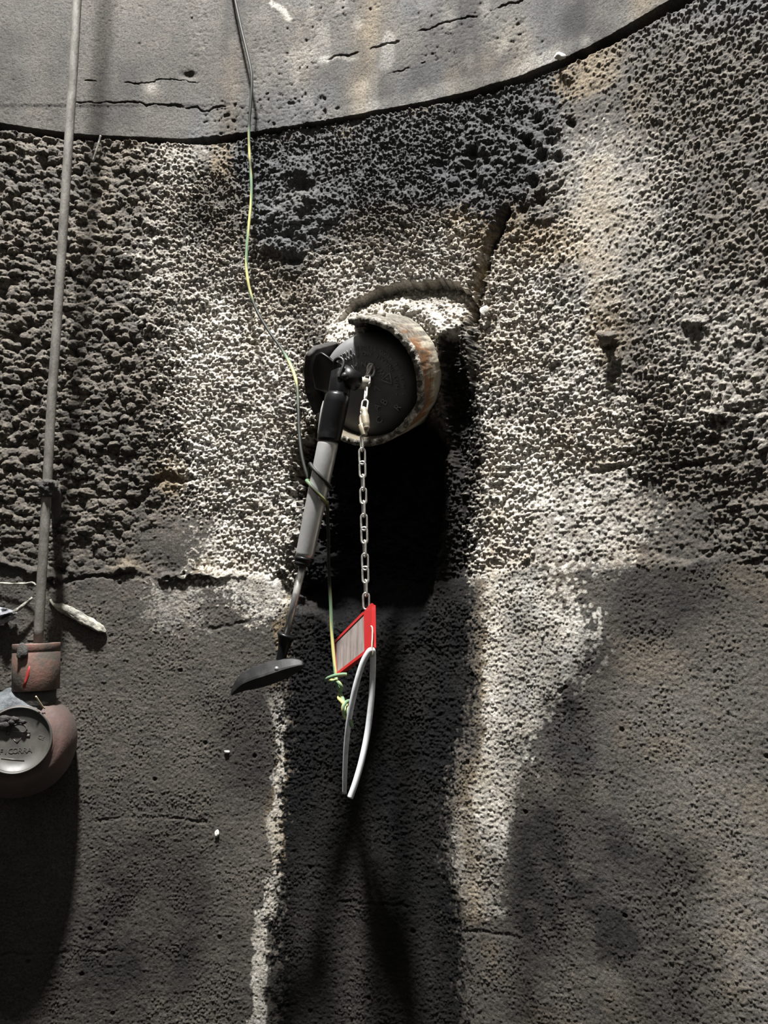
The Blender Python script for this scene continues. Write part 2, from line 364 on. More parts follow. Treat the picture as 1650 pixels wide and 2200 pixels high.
    def patch(poly, soft, amt=1., spk=.75, stones=False):
        s = sst(soft, -soft, sdpoly(x, y, poly))
        q = sst(.30, .58, s + 1.35*spk*(k2*.5+k3*.6)*(s > .02))*sst(0, .12, s)
        return amt*q*((.30+.70*sst(.22, .66, .45*i2+.55*i3+.20*s)) if stones else 1)
    def specks(poly, soft, amt):
        """single white stones, thinning out towards the outline"""
        s = sst(soft, -soft, sdpoly(x, y, poly)); return amt*sst(-.04, .12, .95*s-i2)*sst(.85, .45, f2)*sst(0, .1, s)
    crust = np.zeros_like(h)
    def add(c):
        np.maximum(crust, c, out=crust)
    add(patch([(400, 700), (470, 640), (560, 700), (640, 760), (645, 950), (630, 1080), (600, 1230), (540, 1260), (440, 1230), (460, 1120), (400, 1020), (390, 900), (370, 800)], 75, .95, stones=True))
    add(patch([(330, 470), (430, 520), (520, 560), (640, 660), (640, 800), (450, 800), (350, 760), (300, 620)], 70, .45, .8, stones=True))
    add(patch([(430, 1160), (560, 1150), (610, 1260), (612, 1320), (560, 1330), (470, 1260)], 45, .85, .7, stones=True))
    add(patch([(330, 1270), (420, 1260), (430, 1340), (330, 1345)], 40, .35, .9, stones=True))
    add(patch([(690, 560), (850, 520), (1010, 500), (1020, 650), (900, 690), (720, 700), (660, 640)], 60, .55, .7, stones=True))
    add(patch([(700, 700), (760, 660), (1005, 655), (1000, 735), (900, 740), (800, 700), (720, 735)], 22, .9, .35, stones=True))
    add(patch([(700, 765), (718, 706), (780, 680), (824, 700), (822, 764), (775, 780)], 10, .8, .3))
    add(patch([(1050, 540), (1170, 560), (1260, 700), (1330, 900), (1345, 1050), (1180, 1080), (1040, 960), (1030, 760)], 80, .62, .8, stones=True))
    add(patch([(1045, 880), (1130, 900), (1240, 960), (1260, 1080), (1200, 1170), (1140, 1210), (1020, 1240), (1015, 1050)], 50, 1., .5, stones=True))
    add(patch([(1290, 860), (1350, 850), (1360, 920), (1280, 980)], 40, .7, .8, stones=True))
    add(patch([(1200, 1060), (1330, 1040), (1400, 1090), (1340, 1190), (1310, 1210), (1230, 1130)], 60, .55, 1.5, stones=True))
    add(patch([(1430, 740), (1520, 650), (1650, 620), (1650, 900), (1480, 900)], 100, .4, .9, stones=True))
    add(patch([(1200, 300), (1400, 300), (1480, 640), (1250, 650), (1200, 480)], 100, .32, .9, stones=True))
    add(patch([(1040, 1200), (1110, 1190), (1160, 1280), (1240, 1350), (1230, 1440), (1160, 1500), (1150, 1560), (1110, 1600), (1125, 1640), (1100, 1700), (1095, 1850), (1040, 1820), (1020, 1700), (1040, 1500), (1045, 1350)], 20, .95, .5))
    add(specks([(1080, 1200), (1190, 1230), (1270, 1330), (1280, 1410), (1220, 1480), (1160, 1570), (1120, 1680), (1090, 1680)], 55, .95))
    add(specks([(1100, 1100), (1330, 1050), (1380, 1120), (1340, 1200), (1250, 1200), (1150, 1250)], 60, .8))
    add(patch([(985, 1740), (1095, 1750), (1090, 1860), (1070, 1980), (1000, 1975), (965, 1840)], 20, .5, .8, stones=True))
    add(patch([(585, 1480), (612, 1470), (604, 1620), (602, 1800), (590, 1950), (572, 2090), (560, 2300), (525, 2300), (545, 2100), (556, 1960), (562, 1890), (580, 1880), (575, 1760), (588, 1640)], 9, .75, .5)*sst(1450, 1560, py))
    add(patch([(325, 300), (420, 295), (500, 300), (420, 345), (380, 460), (330, 420)], 45, .4, .9, stones=True))
    add(.8*np.exp(-(((px-1041)/9)**2+((py-672)/11)**2)))
    add(.5*sst(8, 2, sdline(x, y, [(795, 1650), (800, 1800), (797, 1940)]))*vnoise(u*40, v*40, 301))
    add(.6*G(605, 1165, 24, 40))
    crust *= (1-.25*sst(30, 0, abs(px-np.interp(py, [900, 1200, 1560, 1740, 1980], [1045, 1050, 1035, 1005, 1015])))*sst(1000, 1100, py))
    crust *= .62+.38*sst(.30, .62, vnoise(u*32, v*28, 341)*.6+vnoise(u*85, v*80, 342)*.4)*(.75+.25*sst(.2, .6, i2))
    # thin grey bloom over the lower right
    bloom = .10*G(1330, 1880, 260, 330)*sst(.3, .7, vnoise(u*14, v*10, 303)) + .09*sst(1150, 1650, x)*sst(1300, 1500, y)
    crust[:] = np.clip(np.maximum(crust, bloom), 0, 1)
    tan = .85*sst(30, 6, sdline(x, y, [(1062, 960), (1062, 1200), (1055, 1450), (1035, 1650), (1010, 1800), (1020, 1960)]))*(.25+.75*vnoise(u*50, v*30, 311))
    tan = np.maximum(tan, .7*sst(26, 6, sdline(x, y, [(612, 1290), (605, 1420), (596, 1560), (590, 1700), (592, 1850)]))*sst(.3, .6, vnoise(u*60, v*25, 312)))
    tan = np.maximum(tan, .7*slot*sst(480, 600, py)+.5*G(1030, 560, 14, 80)+.4*G(1035, 700, 16, 40)+.5*G(1045, 810, 9, 9))
    tan = np.maximum(tan, .4*sst(.55, .8, vnoise(u*18, v*16, 313))*eaten*sst(640, 420, abs(px-800)))
    slate = .85*patch([(500, 300), (700, 270), (960, 225), (1180, 140), (1210, 330), (1060, 470), (900, 420), (760, 430), (640, 560), (545, 520), (520, 400)], 60, 1., .5)
    slate = np.maximum(slate, .6*sst(1250, 1400, px)*sst(120, 0, py)); slate = np.maximum(slate, .5*G(560, 1190, 22, 60)+.4*G(640, 1350, 14, 60))
    slate = np.maximum(slate, .45*G(1250, 1750, 130, 200)*vnoise(u*20, v*20, 315))
    damp_shade = .16*patch([(0, 290), (330, 300), (320, 460), (300, 900), (330, 1220), (0, 1240)], 60, .55, .8)
    tan = tan*(1-.85*np.clip(slate*1.3, 0, 1))
    damp_shade = np.maximum(damp_shade, .52*patch([(430, 295), (560, 290), (700, 275), (980, 225), (1215, 140), (1225, 320), (1150, 460), (1050, 480), (960, 430), (740, 440), (650, 500), (560, 420)], 60, .9, 1.1)*(1-.75*G(615, 460, 75, 105)))
    damp_shade = np.maximum(damp_shade, .9*patch([(950, 720), (1030, 690), (1020, 800), (1040, 960), (1024, 1150), (1012, 1320), (1005, 1440), (1000, 1560), (940, 1560), (930, 1200), (950, 960)], 24, 1., .6))  # damp stain and a shadow streak right of the hole, painted dark
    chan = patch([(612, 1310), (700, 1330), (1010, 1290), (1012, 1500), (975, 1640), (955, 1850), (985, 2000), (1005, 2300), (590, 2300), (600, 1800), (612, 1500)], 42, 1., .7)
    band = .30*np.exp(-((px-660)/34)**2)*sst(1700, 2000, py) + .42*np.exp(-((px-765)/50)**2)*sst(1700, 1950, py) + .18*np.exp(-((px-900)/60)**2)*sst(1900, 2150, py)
    damp_shade = np.maximum(damp_shade, chan*np.clip(1.0-band-.05*sst(.5, .8, vnoise(u*40, v*14, 331)), 0, 1))
    damp_shade = np.maximum(damp_shade, holed); damp_shade = np.maximum(damp_shade, .5*lump); damp_shade = np.maximum(damp_shade, .9*sst(10, 3, sdline(xs, ys, [(1088, 440), (1055, 520), (1034, 590), (1022, 650), (1008, 700)])))  # shade in the hole and down the slot edge painted black
    damp_shade = np.maximum(damp_shade, .45*sst(.45, .75, vnoise(u*7, v*6, 321))*(1-eaten)*sst(620, 560, px)+.25*sst(1000, 1060, px)*(1-eaten)*sst(.4, .7, vnoise(u*9, v*4, 322)))
    damp_shade = np.maximum(damp_shade, .5*patch([(1470, 1150), (1650, 1120), (1650, 1300), (1560, 1190)], 40, .8, .8))
    damp_shade = np.maximum(damp_shade, .3*patch([(1540, 760), (1650, 700), (1650, 1120), (1500, 1150), (1480, 950)], 60, .6, .9))
    damp_shade = np.clip(damp_shade, 0, 1)*(1-.75*crust*(1-chan))
    mott = (1-eaten)*(1-chan)
    damp_shade = np.clip(damp_shade + .25*mott*sst(.5, .72, fbm(u*26, v*22, 351)*.6+.5)*sst(.3, .6, vnoise(u*7, v*7, 352)) , 0, 1)
    damp_shade = np.clip(damp_shade + .62*mott*sst(1060, 1130, px)*sst(1600, 1420, px)*sst(.25, .6, vnoise(u*8, v*9, 371)*.7+vnoise(u*30, v*28, 372)*.3), 0, 1)  # darkens the lower right in broad uneven patches
    bright = mott*(.30*sst(.5, .8, fbm(u*18, v*16, 353)*.7+.5) + .75*sst(1430, 1600, x)*(.4+.6*vnoise(u*40, v*6, 354)) + .25*sst(600, 300, abs(px-1350))*vnoise(u*10, v*10, 355))
    tan = np.maximum(tan, .14*mott*sst(.45, .85, fbm(u*20, v*24, 356)*.7+.5)*sst(1000, 1080, px))
    tan = np.maximum(tan, .42*np.exp(-((px-np.interp(py, [900, 1200, 1560, 1740, 1980], [1050, 1058, 1045, 1010, 1020]))/28)**2)*sst(900, 1000, py)*sst(2000, 1960, py)*sst(.15, .55, vnoise(u*45, v*22, 357)))
    grain = np.clip((i2-.35)*1.5, 0, 1)*np.clip(amp*1.2, 0, 1)*.9 + .6*np.clip((i3-.6)*2.4, 0, 1)*(.45+amp)*(.4+.9*vnoise(u*30, v*30, 361)) + .4*bright
    cast = (1-eaten)*.14 + .62*sst(1180, 1300, x)*sst(1180, 700, y)
    damp_shade = np.maximum(damp_shade, .8*sst(60, 0, sdpoly(x, y, [(650, 1300), (940, 1300), (930, 1450), (760, 1480), (660, 1420)])))  # dark of the hole carried on below its lower edge
    return h, dict(cast=np.clip(cast, 0, 1), grain=np.clip(grain, 0, 1), slate=np.clip(slate, 0, 1), tan=np.clip(tan, 0, 1), crust=crust, damp_shade=damp_shade)

def grid_wall(name, th, zlo, zhi, step, relief, lip):
    """one ring of the wall as a fine relief; `lip` = +1 turns its top edge back into the joint, -1 its bottom edge"""
    nz = max(3, int((zhi-zlo).mean()/step)); t = np.linspace(0, 1, nz)[:, None]
    Z = zlo[None, :]+(zhi-zlo)[None, :]*t; T = np.broadcast_to(th[None, :], Z.shape)
    h, att = relief(T, Z); R = SHAFT_R-h
    Zs, Rs = [Z], [R]
    if lip > 0: Zs += [Z[-1:]+.001, Z[-1:]-.02]; Rs += [np.full_like(R[:1], SHAFT_R+.10)]*2
    if lip < 0: Zs = [Z[:1]-.012, Z[:1]-.001]+Zs; Rs = [np.full_like(R[:1], SHAFT_R+.10), np.full_like(R[:1], SHAFT_R+.10)]+Rs
    pad = lambda a: np.vstack([a]+[a[-1:]]*2) if lip > 0 else (np.vstack([a[:1]]*2+[a]) if lip < 0 else a)
    Z, R = np.vstack(Zs), np.vstack(Rs); n, m = Z.shape; T = np.broadcast_to(th[None, :], Z.shape)
    co = np.stack([SHAFT_C[0]+R*np.sin(T), SHAFT_C[1]+R*np.cos(T), Z], -1).reshape(-1, 3).astype(np.float32)
    i = (np.arange(n-1)[:, None]*m+np.arange(m-1)[None, :]).reshape(-1)
    q = np.stack([i, i+1, i+m+1, i+m], -1).astype(np.int32)
    me = bpy.data.meshes.new(name); me.vertices.add(len(co)); me.vertices.foreach_set('co', co.ravel())
    me.loops.add(q.size); me.loops.foreach_set('vertex_index', q.ravel()); me.polygons.add(len(q))
    me.polygons.foreach_set('loop_start', np.arange(0, q.size, 4, dtype=np.int32))
    me.polygons.foreach_set('use_smooth', np.ones(len(q), bool)); me.update(); me.validate()
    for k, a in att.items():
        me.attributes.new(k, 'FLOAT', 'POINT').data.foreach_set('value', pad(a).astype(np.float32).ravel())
    o = bpy.data.objects.new(name, me); COL.objects.link(o); me.materials.append(M_WALL); return struct(o)

STEP = .00100
FA, FB = math.radians(-20), math.radians(53)                       # finest where the survey photograph looks
TH = np.concatenate([np.arange(TH0, FA, .0040/SHAFT_R), np.linspace(FA, FB, int((FB-FA)*SHAFT_R/STEP)), np.arange(FB+.0040/SHAFT_R, TH1, .0040/SHAFT_R)])
JZ = joint_z(TH); JX = chart(TH, JZ)[0]
gap = np.interp(JX, [0, 140, 300, 430, 470, 560, 620, 700, 800, 1000, 1200, 1300, 1430], [.0085, .0065, .005, .007, .009, .0035, .0025, .004, .0045, .006, .0075, .0085, .010])
gu = TH*SHAFT_R
up_lo = JZ + .0012*fbm(gu*30, gu*0, 91) + np.where((JX > 430) & (JX < 720), .003*np.abs(fbm(gu*120, gu*0+3, 92)), 0)
lo_hi = JZ - 1.2*gap + .0022*fbm(gu*90, gu*0+9, 93, 4)
wall_upper = grid_wall('wall_upper', TH, up_lo, np.full_like(TH, 2.44), STEP, relief_upper, -1)
wall_lower = grid_wall('wall_lower', TH, np.full_like(TH, .98), lo_hi, STEP, relief_lower, 1)

def shell(name, a0, a1, z0, z1, step=.02):
    n = max(2, int((a1-a0)*SHAFT_R/step)); k = max(2, int((z1-z0)/step)); a = np.linspace(a0, a1, n); z = np.linspace(z0, z1, k)
    A, Z = np.meshgrid(a, z); R = SHAFT_R-.003*fbm(A*12, Z*10, 401)+.001
    vs = np.stack([SHAFT_C[0]+R*np.sin(A), SHAFT_C[1]+R*np.cos(A), Z], -1).reshape(-1, 3)
    fs = [(j*n+i, j*n+i+1, (j+1)*n+i+1, (j+1)*n+i) for j in range(k-1) for i in range(n-1)]
    return struct(obj(name, pydata(vs, fs), M_PLAIN))
shell('wall_rear', TH1-.002, TH0+2*math.pi+.002, 0, HATCH_Z, .03)
shell('wall_top', TH0, TH1, 2.435, HATCH_Z); shell('wall_bottom', TH0, TH1, 0, .985)
bm = bmesh.new(); bmesh.ops.create_circle(bm, cap_ends=True, segments=64, radius=SHAFT_R+.05, matrix=Matrix.Translation((*SHAFT_C, 0)))
struct(obj('floor', to_mesh(bm), M_PLAIN, smooth=False))
n = 64; vs = []; fs = []                                             # cover slab with a round hatch
for k in range(n):
    a = 2*math.pi*k/n; ca, sa = math.cos(a), math.sin(a)
    ro = (SHAFT_C[0]+(SHAFT_R+.05)*ca, SHAFT_C[1]+(SHAFT_R+.05)*sa); ri = (HATCH[0]+(HATCH_R+.01)*ca, HATCH[1]+(HATCH_R+.01)*sa)
    vs += [(*ro, HATCH_Z), (*ri, HATCH_Z), (*ri, HATCH_Z+.15), (*ro, HATCH_Z+.15)]
for k in range(n):
    a, b = 4*k, 4*((k+1) % n)
    for q in range(4): fs.append((a+q, a+(q+1) % 4, b+(q+1) % 4, b+q))
struct(obj('ceiling', pydata(vs, fs), M_PLAIN, smooth=False))

# ------------------------------------------------------------------ inlet pipe
M_PIPE = mat('pale_rust_streaked_pipe', (.36, .33, .26), .6); b = M_PIPE.node_tree.nodes['Principled BSDF']
A = lambda n: N(M_PIPE, 'ShaderNodeAttribute', attribute_name=n).outputs['Fac']
v = objco(M_PIPE, (1.2, 1.6, .45)); f = noise_tex(M_PIPE, 60, 6, .65, v)
c = mix(M_PIPE, ramp(M_PIPE, f, ((.35, 0.), (.7, 1.))), (.40, .37, .30), (.27, .23, .16))
c = mix(M_PIPE, A('rust'), c, mix(M_PIPE, ramp(M_PIPE, f, ((.4, 0.), (.6, 1.))), (.20, .080, .018), (.085, .042, .018)))
c = mix(M_PIPE, A('mud'), c, mix(M_PIPE, ramp(M_PIPE, noise_tex(M_PIPE, 130, 6, .7, objco(M_PIPE)), ((.4, 0.), (.62, 1.))), (.035, .032, .028), (.17, .155, .125))); L(M_PIPE, c, b.inputs['Base Color'])
bp = N(M_PIPE, 'ShaderNodeBump'); bp.inputs['Strength'].default_value = 1; bp.inputs['Distance'].default_value = .0007
L(M_PIPE, noise_tex(M_PIPE, 300, 5, .65, objco(M_PIPE)), bp.inputs['Height']); L(M_PIPE, bp.outputs[0], b.inputs['Normal'])
M_INSIDE = dirty('sooty_pipe_lining', (.10, .082, .055), (.014, .013, .011), .8, scale=20)
M_RIM = dirty('crumbling_rim', (.40, .37, .32), (.05, .042, .03), .85, scale=110, lo=.40, hi=.55, bump=.001)
M_RIM_SHADE = dirty('grimy_shaded_rim', (.014, .0125, .011), (.045, .037, .026), .8, scale=90, lo=.5, hi=.7)  # dirty rim; shade under the pipe's crown painted black as well
MOUTH = at(774, 822, .087); BASE = at(828, 807, 0.)
AX = (MOUTH-BASE); PLEN = np.linalg.norm(AX); AX /= PLEN                 # towards the room
E1 = np.cross(AX, [0, 0, 1.]); E1 /= np.linalg.norm(E1)
if E1 @ RT < 0: E1 = -E1
E2 = np.cross(E1, AX); E2 = E2 if E2[2] > 0 else -E2                      # right, up in the plane of the mouth
RO, RI = .0745, .0665
def pipe_part():
    bm = bmesh.new(); seg = 288; ns = 40; back = .075
    g = np.random.default_rng(5)
    a = np.arange(seg)*2*math.pi/seg; deg = np.degrees(a)
    cut = .0025*np.abs(fbm(np.cos(a)*9, np.sin(a)*9, 501)) + .004*np.maximum(0, fbm(np.cos(a)*22, np.sin(a)*22, 502))
    cut += np.interp(deg, [0, 94, 96.5, 103, 112, 118, 132, 137, 140, 146, 360], [0, 0, .012, .045, .082, .088, .086, .070, .010, 0, 0])
    cut += np.interp(deg, [0, 320, 326, 332, 340, 346, 352, 360], [0, 0, .010, .014, .009, .003, .001, 0])
    cut += np.interp(deg, [0, 148, 165, 200, 228, 245, 258, 360], [0, 0, .006, .008, .006, .002, 0, 0])
    def ring(r, s, j):
        return [bm.verts.new(BASE + AX*(s[k]) + (E1*math.cos(a[k])+E2*math.sin(a[k]))*(r+j[k])) for k in range(seg)]
    zero = np.zeros(seg); rows = []
    for i in range(ns+1):                                                 # outside, wall -> rim
        t = i/ns; s = -back + (PLEN-cut+back)*t
        j = .0011*fbm(np.cos(a)*7+t*4, np.sin(a)*7-t*3, 503) + .0006*fbm(np.cos(a)*40+t*9, np.sin(a)*40, 504)
        rows.append(ring(RO, s, j-(.0014 if i == ns else 0)))
    tip = PLEN-cut+.0012*fbm(np.cos(a)*60, np.sin(a)*60, 505)
    rows.append(ring((RO*2+RI)/3, tip+.0008, .0006*fbm(np.cos(a)*70, np.sin(a)*70, 506)))
    rows.append(ring((RO+RI*2)/3, tip+.0006, .0006*fbm(np.cos(a)*70, np.sin(a)*70, 507)))
    n_in = len(rows)
    for i in range(ns+1):
        t = 1-i/ns; s = -back + (PLEN-cut+back)*t
        rows.append(ring(RI, s, .0008*fbm(np.cos(a)*8+t*5, np.sin(a)*8, 508)))
    for i in range(len(rows)-1):
        m = 1 if ns-1 <= i < n_in else (2 if i >= n_in else 0)
        m_row = m
        for k in range(seg):
            f = bm.faces.new((rows[i][k], rows[i][(k+1) % seg], rows[i+1][(k+1) % seg], rows[i+1][k])); f.material_index = 3 if (m_row and 96 < deg[k] < 205 or (m_row == 2 and 20 < deg[k] < 110)) else m_row  # blackened faces: broken rim and the shaded upper lining
    me = to_mesh(bm); nr = len(rows); rust = np.zeros(nr*seg); mud = np.zeros(nr*seg)
    for i in range(ns+1):
        t = i/ns; w = fbm(np.cos(a)*14, np.sin(a)*14+t*1.5, 511); w2 = fbm(np.cos(a)*30+t*8, np.sin(a)*30, 512)
        rust[i*seg:(i+1)*seg] = sst(.56, .80, t*.95+.28*w+.14*w2-.12*sst(.2, .9, -np.sin(a)))
        mud[i*seg:(i+1)*seg] = np.clip(sst(.35, .85, np.sin(a)+.5*w+.3*w2)*.95, 0, 1)
    for nm, q in (('rust', rust), ('mud', mud)): me.attributes.new(nm, 'FLOAT', 'POINT').data.foreach_set('value', q.astype(np.float32))
    return me
pipe = empty('inlet_pipe', BASE, 'pale rust-streaked inlet pipe with a broken rim sticking out of the wall', 'pipe')
po = obj('pipe_body', pipe_part(), M_PIPE); po.data.materials.append(M_RIM); po.data.materials.append(M_INSIDE); po.data.materials.append(M_RIM_SHADE); adopt(po, pipe)
M_STEEL = dirty('dull_steel', (.55, .55, .53), (.20, .18, .15), .35, .9, scale=70, lo=.5, hi=.75)
M_DULL = dirty('grey_corroded_steel', (.34, .32, .28), (.14, .11, .08), .6, .5, scale=120)
pb = V(820, 677, .072)
bo = obj('bolt', to_mesh(lathe(pb, (0.02, 0, 1), [(-.006, 0), (-.006, .0048), (.0015, .0050), (.003, .0042), (.0035, .0022), (.0115, .0020), (.013, .0014), (.013, 0)], 14)), M_DULL)
tag(bo, 'small corroded bolt standing upright on top of the inlet pipe', 'bolt')

# ------------------------------------------------------------------ test plug in the pipe
M_RUBBER = dirty('black_rubber', (.105, .107, .112), (.145, .142, .134), .45, scale=30, lo=.4, hi=.7, rough2=.6)
M_RUBBER_LIT = mat('lit_rubber_lettering', (.22, .22, .225), .32)  # lighter than the plug: light catching raised letters put into the colour
PC = at(787, 832, .058); PAX = AX - (AX @ UP)*.0*UP
plug = empty('pipe_plug', PC, 'black rubber test plug with moulded warning lettering inside the inlet pipe', 'plug')
adopt(obj('plug_body', to_mesh(lathe(PC, PAX, [(.004, 0), (.004, .012), (.0035, .030), (.002, .046), (-.001, .053), (-.006, .058), (-.014, .0612), (-.03, .063), (-.08, .063), (-.09, .05), (-.09, 0)], 96)), M_RUBBER), plug)
def glyphs(items, name, mtl, root, origin, ex, ey, ez, bm=None, extr=.0014):
    """items: (text, x, y, turn, size) placed on the plane origin + ex*x + ey*y; raised along ez"""
    bm = bm or bmesh.new(); cu = bpy.data.curves.new('t', 'FONT'); cu.extrude = extr; cu.align_x = 'CENTER'; cu.align_y = 'CENTER'; cu.resolution_u = 2
    to = bpy.data.objects.new('t', cu); COL.objects.link(to)
    for txt, x, y, r, s in items:
        cu.body = txt; cu.size = s; cu.extrude = extr; cu.bevel_depth = s*.012; bpy.context.view_layer.update()
        me = bpy.data.meshes.new_from_object(to.evaluated_get(bpy.context.evaluated_depsgraph_get()))
        c, sn = math.cos(r), math.sin(r)
        for vtx in me.vertices:
            lx, ly, lz = vtx.co; qx, qy = x+c*lx-sn*ly, y+sn*lx+c*ly
            vtx.co = Vector(origin+ex*qx+ey*qy+ez*lz)
        bm.from_mesh(me); bpy.data.meshes.remove(me)
    bpy.data.objects.remove(to); bpy.data.curves.remove(cu)
    me = bpy.data.meshes.new('m'); bm.to_mesh(me); bm.free()
    o = obj(name, me, mtl, smooth=False); adopt(o, root); return o
def arc_text(txt, r, a0, step, size):
    """letters run anticlockwise with their tops towards the centre"""
    out = []
    for i, ch in enumerate(txt):
        a = math.radians(a0+step*i)
        if ch != ' ': out.append((ch, r*math.cos(a), r*math.sin(a), a+math.pi/2, size))
    return out
PX = E1 - (E1 @ PAX)*PAX; PX /= np.linalg.norm(PX); PY = np.cross(PAX, PX); PY = PY if PY[2] > 0 else -PY
if np.cross(PX, PY) @ PAX < 0: PX = PX
FACE = PC+PAX*.0036
glyphs(arc_text('WARNING', .0275, 33, 17.5, .0085), 'lettering', M_RUBBER_LIT, plug, FACE, PX, PY, PAX)
glyphs(arc_text('• MUST INFLATE AND BLEED REPAIR', .0395, -17, 6.0, .0058), 'lettering', M_RUBBER_LIT, plug, FACE-PAX*.0008, PX, PY, PAX)
glyphs(arc_text('• MUST BE READ BEFORE FIRST USING', .0465, -15, 5.5, .0056), 'lettering', M_RUBBER_LIT, plug, FACE-PAX*.0022, PX, PY, PAX)
glyphs([('1', .009, .012, 2.2, .011), ('7', .016, -.003, 1.25, .012), ('B', .0215, -.019, .9, .012), ('A', .012, -.024, .8, .011), ('R', .037, -.027, .75, .011), ('C', .012, -.040, .6, .011), ('•', -.008, .026, 0, .008)],
       'lettering', M_RUBBER_LIT, plug, FACE, PX, PY, PAX)
bm = bmesh.new()
tri = [FACE+PX*x+PY*y+PAX*.0006 for x, y in ((.0205, .0065), (.0325, .0135), (.0335, .0005))]
for p, q in zip(tri, tri[1:]+tri[:1]): tube([p, q], .0009, 8, bm=bm)
tube([FACE+PX*.0265+PY*.0078+PAX*.0006, FACE+PX*.0305+PY*.0062+PAX*.0006], .0008, 8, bm=bm)
adopt(obj('warning_triangle', to_mesh(bm), M_RUBBER_LIT), plug)
# eye bolt that carries the chain, and the filler stub the pump is screwed to
EYE = at(797, 795, .074)
bm = tube([EYE+np.array([.004*math.sin(t)*1.0, 0, 0])+np.array(FW)*.0+np.array([0, 0, .0075*math.cos(t)]) for t in np.linspace(0, 2*math.pi, 24, endpoint=False)], .0016, 8, closed=True)
tube([EYE+np.array([0, 0, -.007]), FACE+PX*.009+PY*.014], .0016, 8, bm=bm)
adopt(obj('eye', to_mesh(bm), M_STEEL), plug)
STUB = at(783, 822, .075)
adopt(obj('filler_stub', to_mesh(lathe(STUB-AX*.032+RT*.0, AX, [(0, 0), (0, .0075), (.03, .0075), (.031, .0066), (.034, .006), (.034, 0)], 24)), M_RUBBER), plug)

# ------------------------------------------------------------------ hand pump hanging upside down
M_ALU = dirty('scuffed_aluminium', (.50, .50, .49), (.15, .142, .13), .28, .65, scale=34, lo=.44, hi=.70, stretch=(1, 1, .5), rough2=.55, bump=.0002)
M_BLACK = dirty('black_plastic', (.0045, .0045, .005), (.013, .0125, .012), .34, scale=40, lo=.5, hi=.8, rough2=.55, spec=.22)
M_HANDLE = dirty('worn_black_grip', (.011, .011, .0115), (.034, .032, .029), .45, scale=45, lo=.5, hi=.75, rough2=.75, spec=.3)
O_T, O_B = .118, .108
pump = empty('hand_pump', at(700, 960, O_T), 'aluminium hand pump with black grip hanging from the plug in the pipe', 'pump')
def pump_tube(name, stations, mtl, seg=40, shape=None):
    P = [at(x, y, o) for x, y, o, r in stations]; r = [pxm(r, p) for p, (_, _, _, r) in zip(P, stations)]
    return adopt(obj(name, to_mesh(tube(P, r, seg, shape=shape)), mtl), pump)
pump_tube('barrel', [(706, 948, O_T, 20.5), (704, 956, O_T, 22.5), (690, 1023, .116, 22), (672, 1110, .113, 21), (656, 1188, .111, 20), (653.5, 1199, .1105, 19.5)], M_ALU)
pump_tube('sleeve', [(726, 845, O_T+.002, 22), (725, 852, O_T+.002, 26), (722, 866, O_T+.002, 27), (714, 905, O_T+.001, 26.5), (707, 941, O_T, 25.5), (706.5, 944, O_T, 25.5), (706, 950, O_T, 23.5)], M_BLACK)
pump_tube('highlight_tab', [(699, 861, .121, 2), (698, 863, .122, 4.5), (694, 880, .123, 5.5), (690, 905, .123, 5), (686, 930, .122, 4), (685, 938, .121, 2)], M_ALU, 16)  # pale tab added for the bright highlight strip on the sleeve
pump_tube('neck', [(733, 800, O_T-.004, 20), (731, 820, O_T-.002, 21), (728, 850, O_T, 21), (727, 858, O_T, 18)], M_BLACK, shape=lambda a, i: 1+.10*math.cos(4*a))
pump_tube('end_cap', [(654, 1197, .1105, 19), (653.6, 1199, .1105, 21.5), (652.6, 1203, .1105, 21.8), (652, 1205, .1105, 20), (651.5, 1208, .1105, 19), (651, 1210, .1105, 20.5), (650, 1214, .1105, 20.2), (649.5, 1217, .1105, 16)], M_BLACK)
rod = [(652, 1210, .1105, 8.2), (633, 1290, .109, 7.8), (615, 1364, .1075, 7.4)]
pump_tube('rod', rod, M_STEEL, 24)
pump_tube('ferrule', [(617, 1362, .1075, 10), (616.6, 1363, .1075, 20.5), (615.7, 1366, .1075, 21), (614, 1371, .1072, 17.5), (611, 1383, .107, 13.5), (608, 1397, .107, 11.3), (604, 1414, .107, 10.5), (601, 1428, .107, 11)], M_BLACK, 28)
# grip: a tapering lens-shaped bar with a ridge along it
st = [(497, 1492, .112, 2, 3), (506, 1482, .113, 7, 10), (524, 1467, .113, 13, 19), (547, 1457, .112, 16, 24), (572, 1449, .111, 17, 25), (598, 1440, .110, 17, 24), (622, 1433, .109, 14, 20), (640, 1429, .108, 10, 14), (650, 1428, .108, 6, 8), (653, 1428, .108, 2, 2)]
P = spline([at(x, y, o) for x, y, o, _, _ in st], 4); hd = spline([(a, b, 0) for *_, a, b in st], 4)
bm = bmesh.new(); T, _, _ = frames(P); rings = []
prof = [(-.95, .2), (-.6, .80), (-.2, .98), (.1, .92), (.82, .20), (.95, .02), (.90, -.16), (.35, -.92), (-.1, -1.0), (-.7, -.68), (-.95, -.25)]
for p, t, h in zip(P, T, hd):
    f = -FW - (-FW @ t)*t; f /= np.linalg.norm(f); u = np.cross(t, f); u = u if u[2] > 0 else -u
    rings.append([bm.verts.new(p + f*pxm(h[0], p)*1.05*a + u*pxm(h[1], p)*.98*b) for a, b in prof])
for A, B in zip(rings, rings[1:]):
    for k in range(len(prof)): bm.faces.new((A[k], A[(k+1) % len(prof)], B[(k+1) % len(prof)], B[k]))
bm.faces.new(rings[0]); bm.faces.new(rings[-1])
grip = adopt(obj('grip', to_mesh(bm), M_HANDLE, smooth=False), pump)
sp = at(594, 1437, .1245)
scr = obj('screw', to_mesh(lathe(sp-(-FW)*.002, -FW, [(0, 0), (0, .0024), (.0018, .0024), (.003, .0012), (.0032, 0)], 14)), M_STEEL); scr.parent = grip
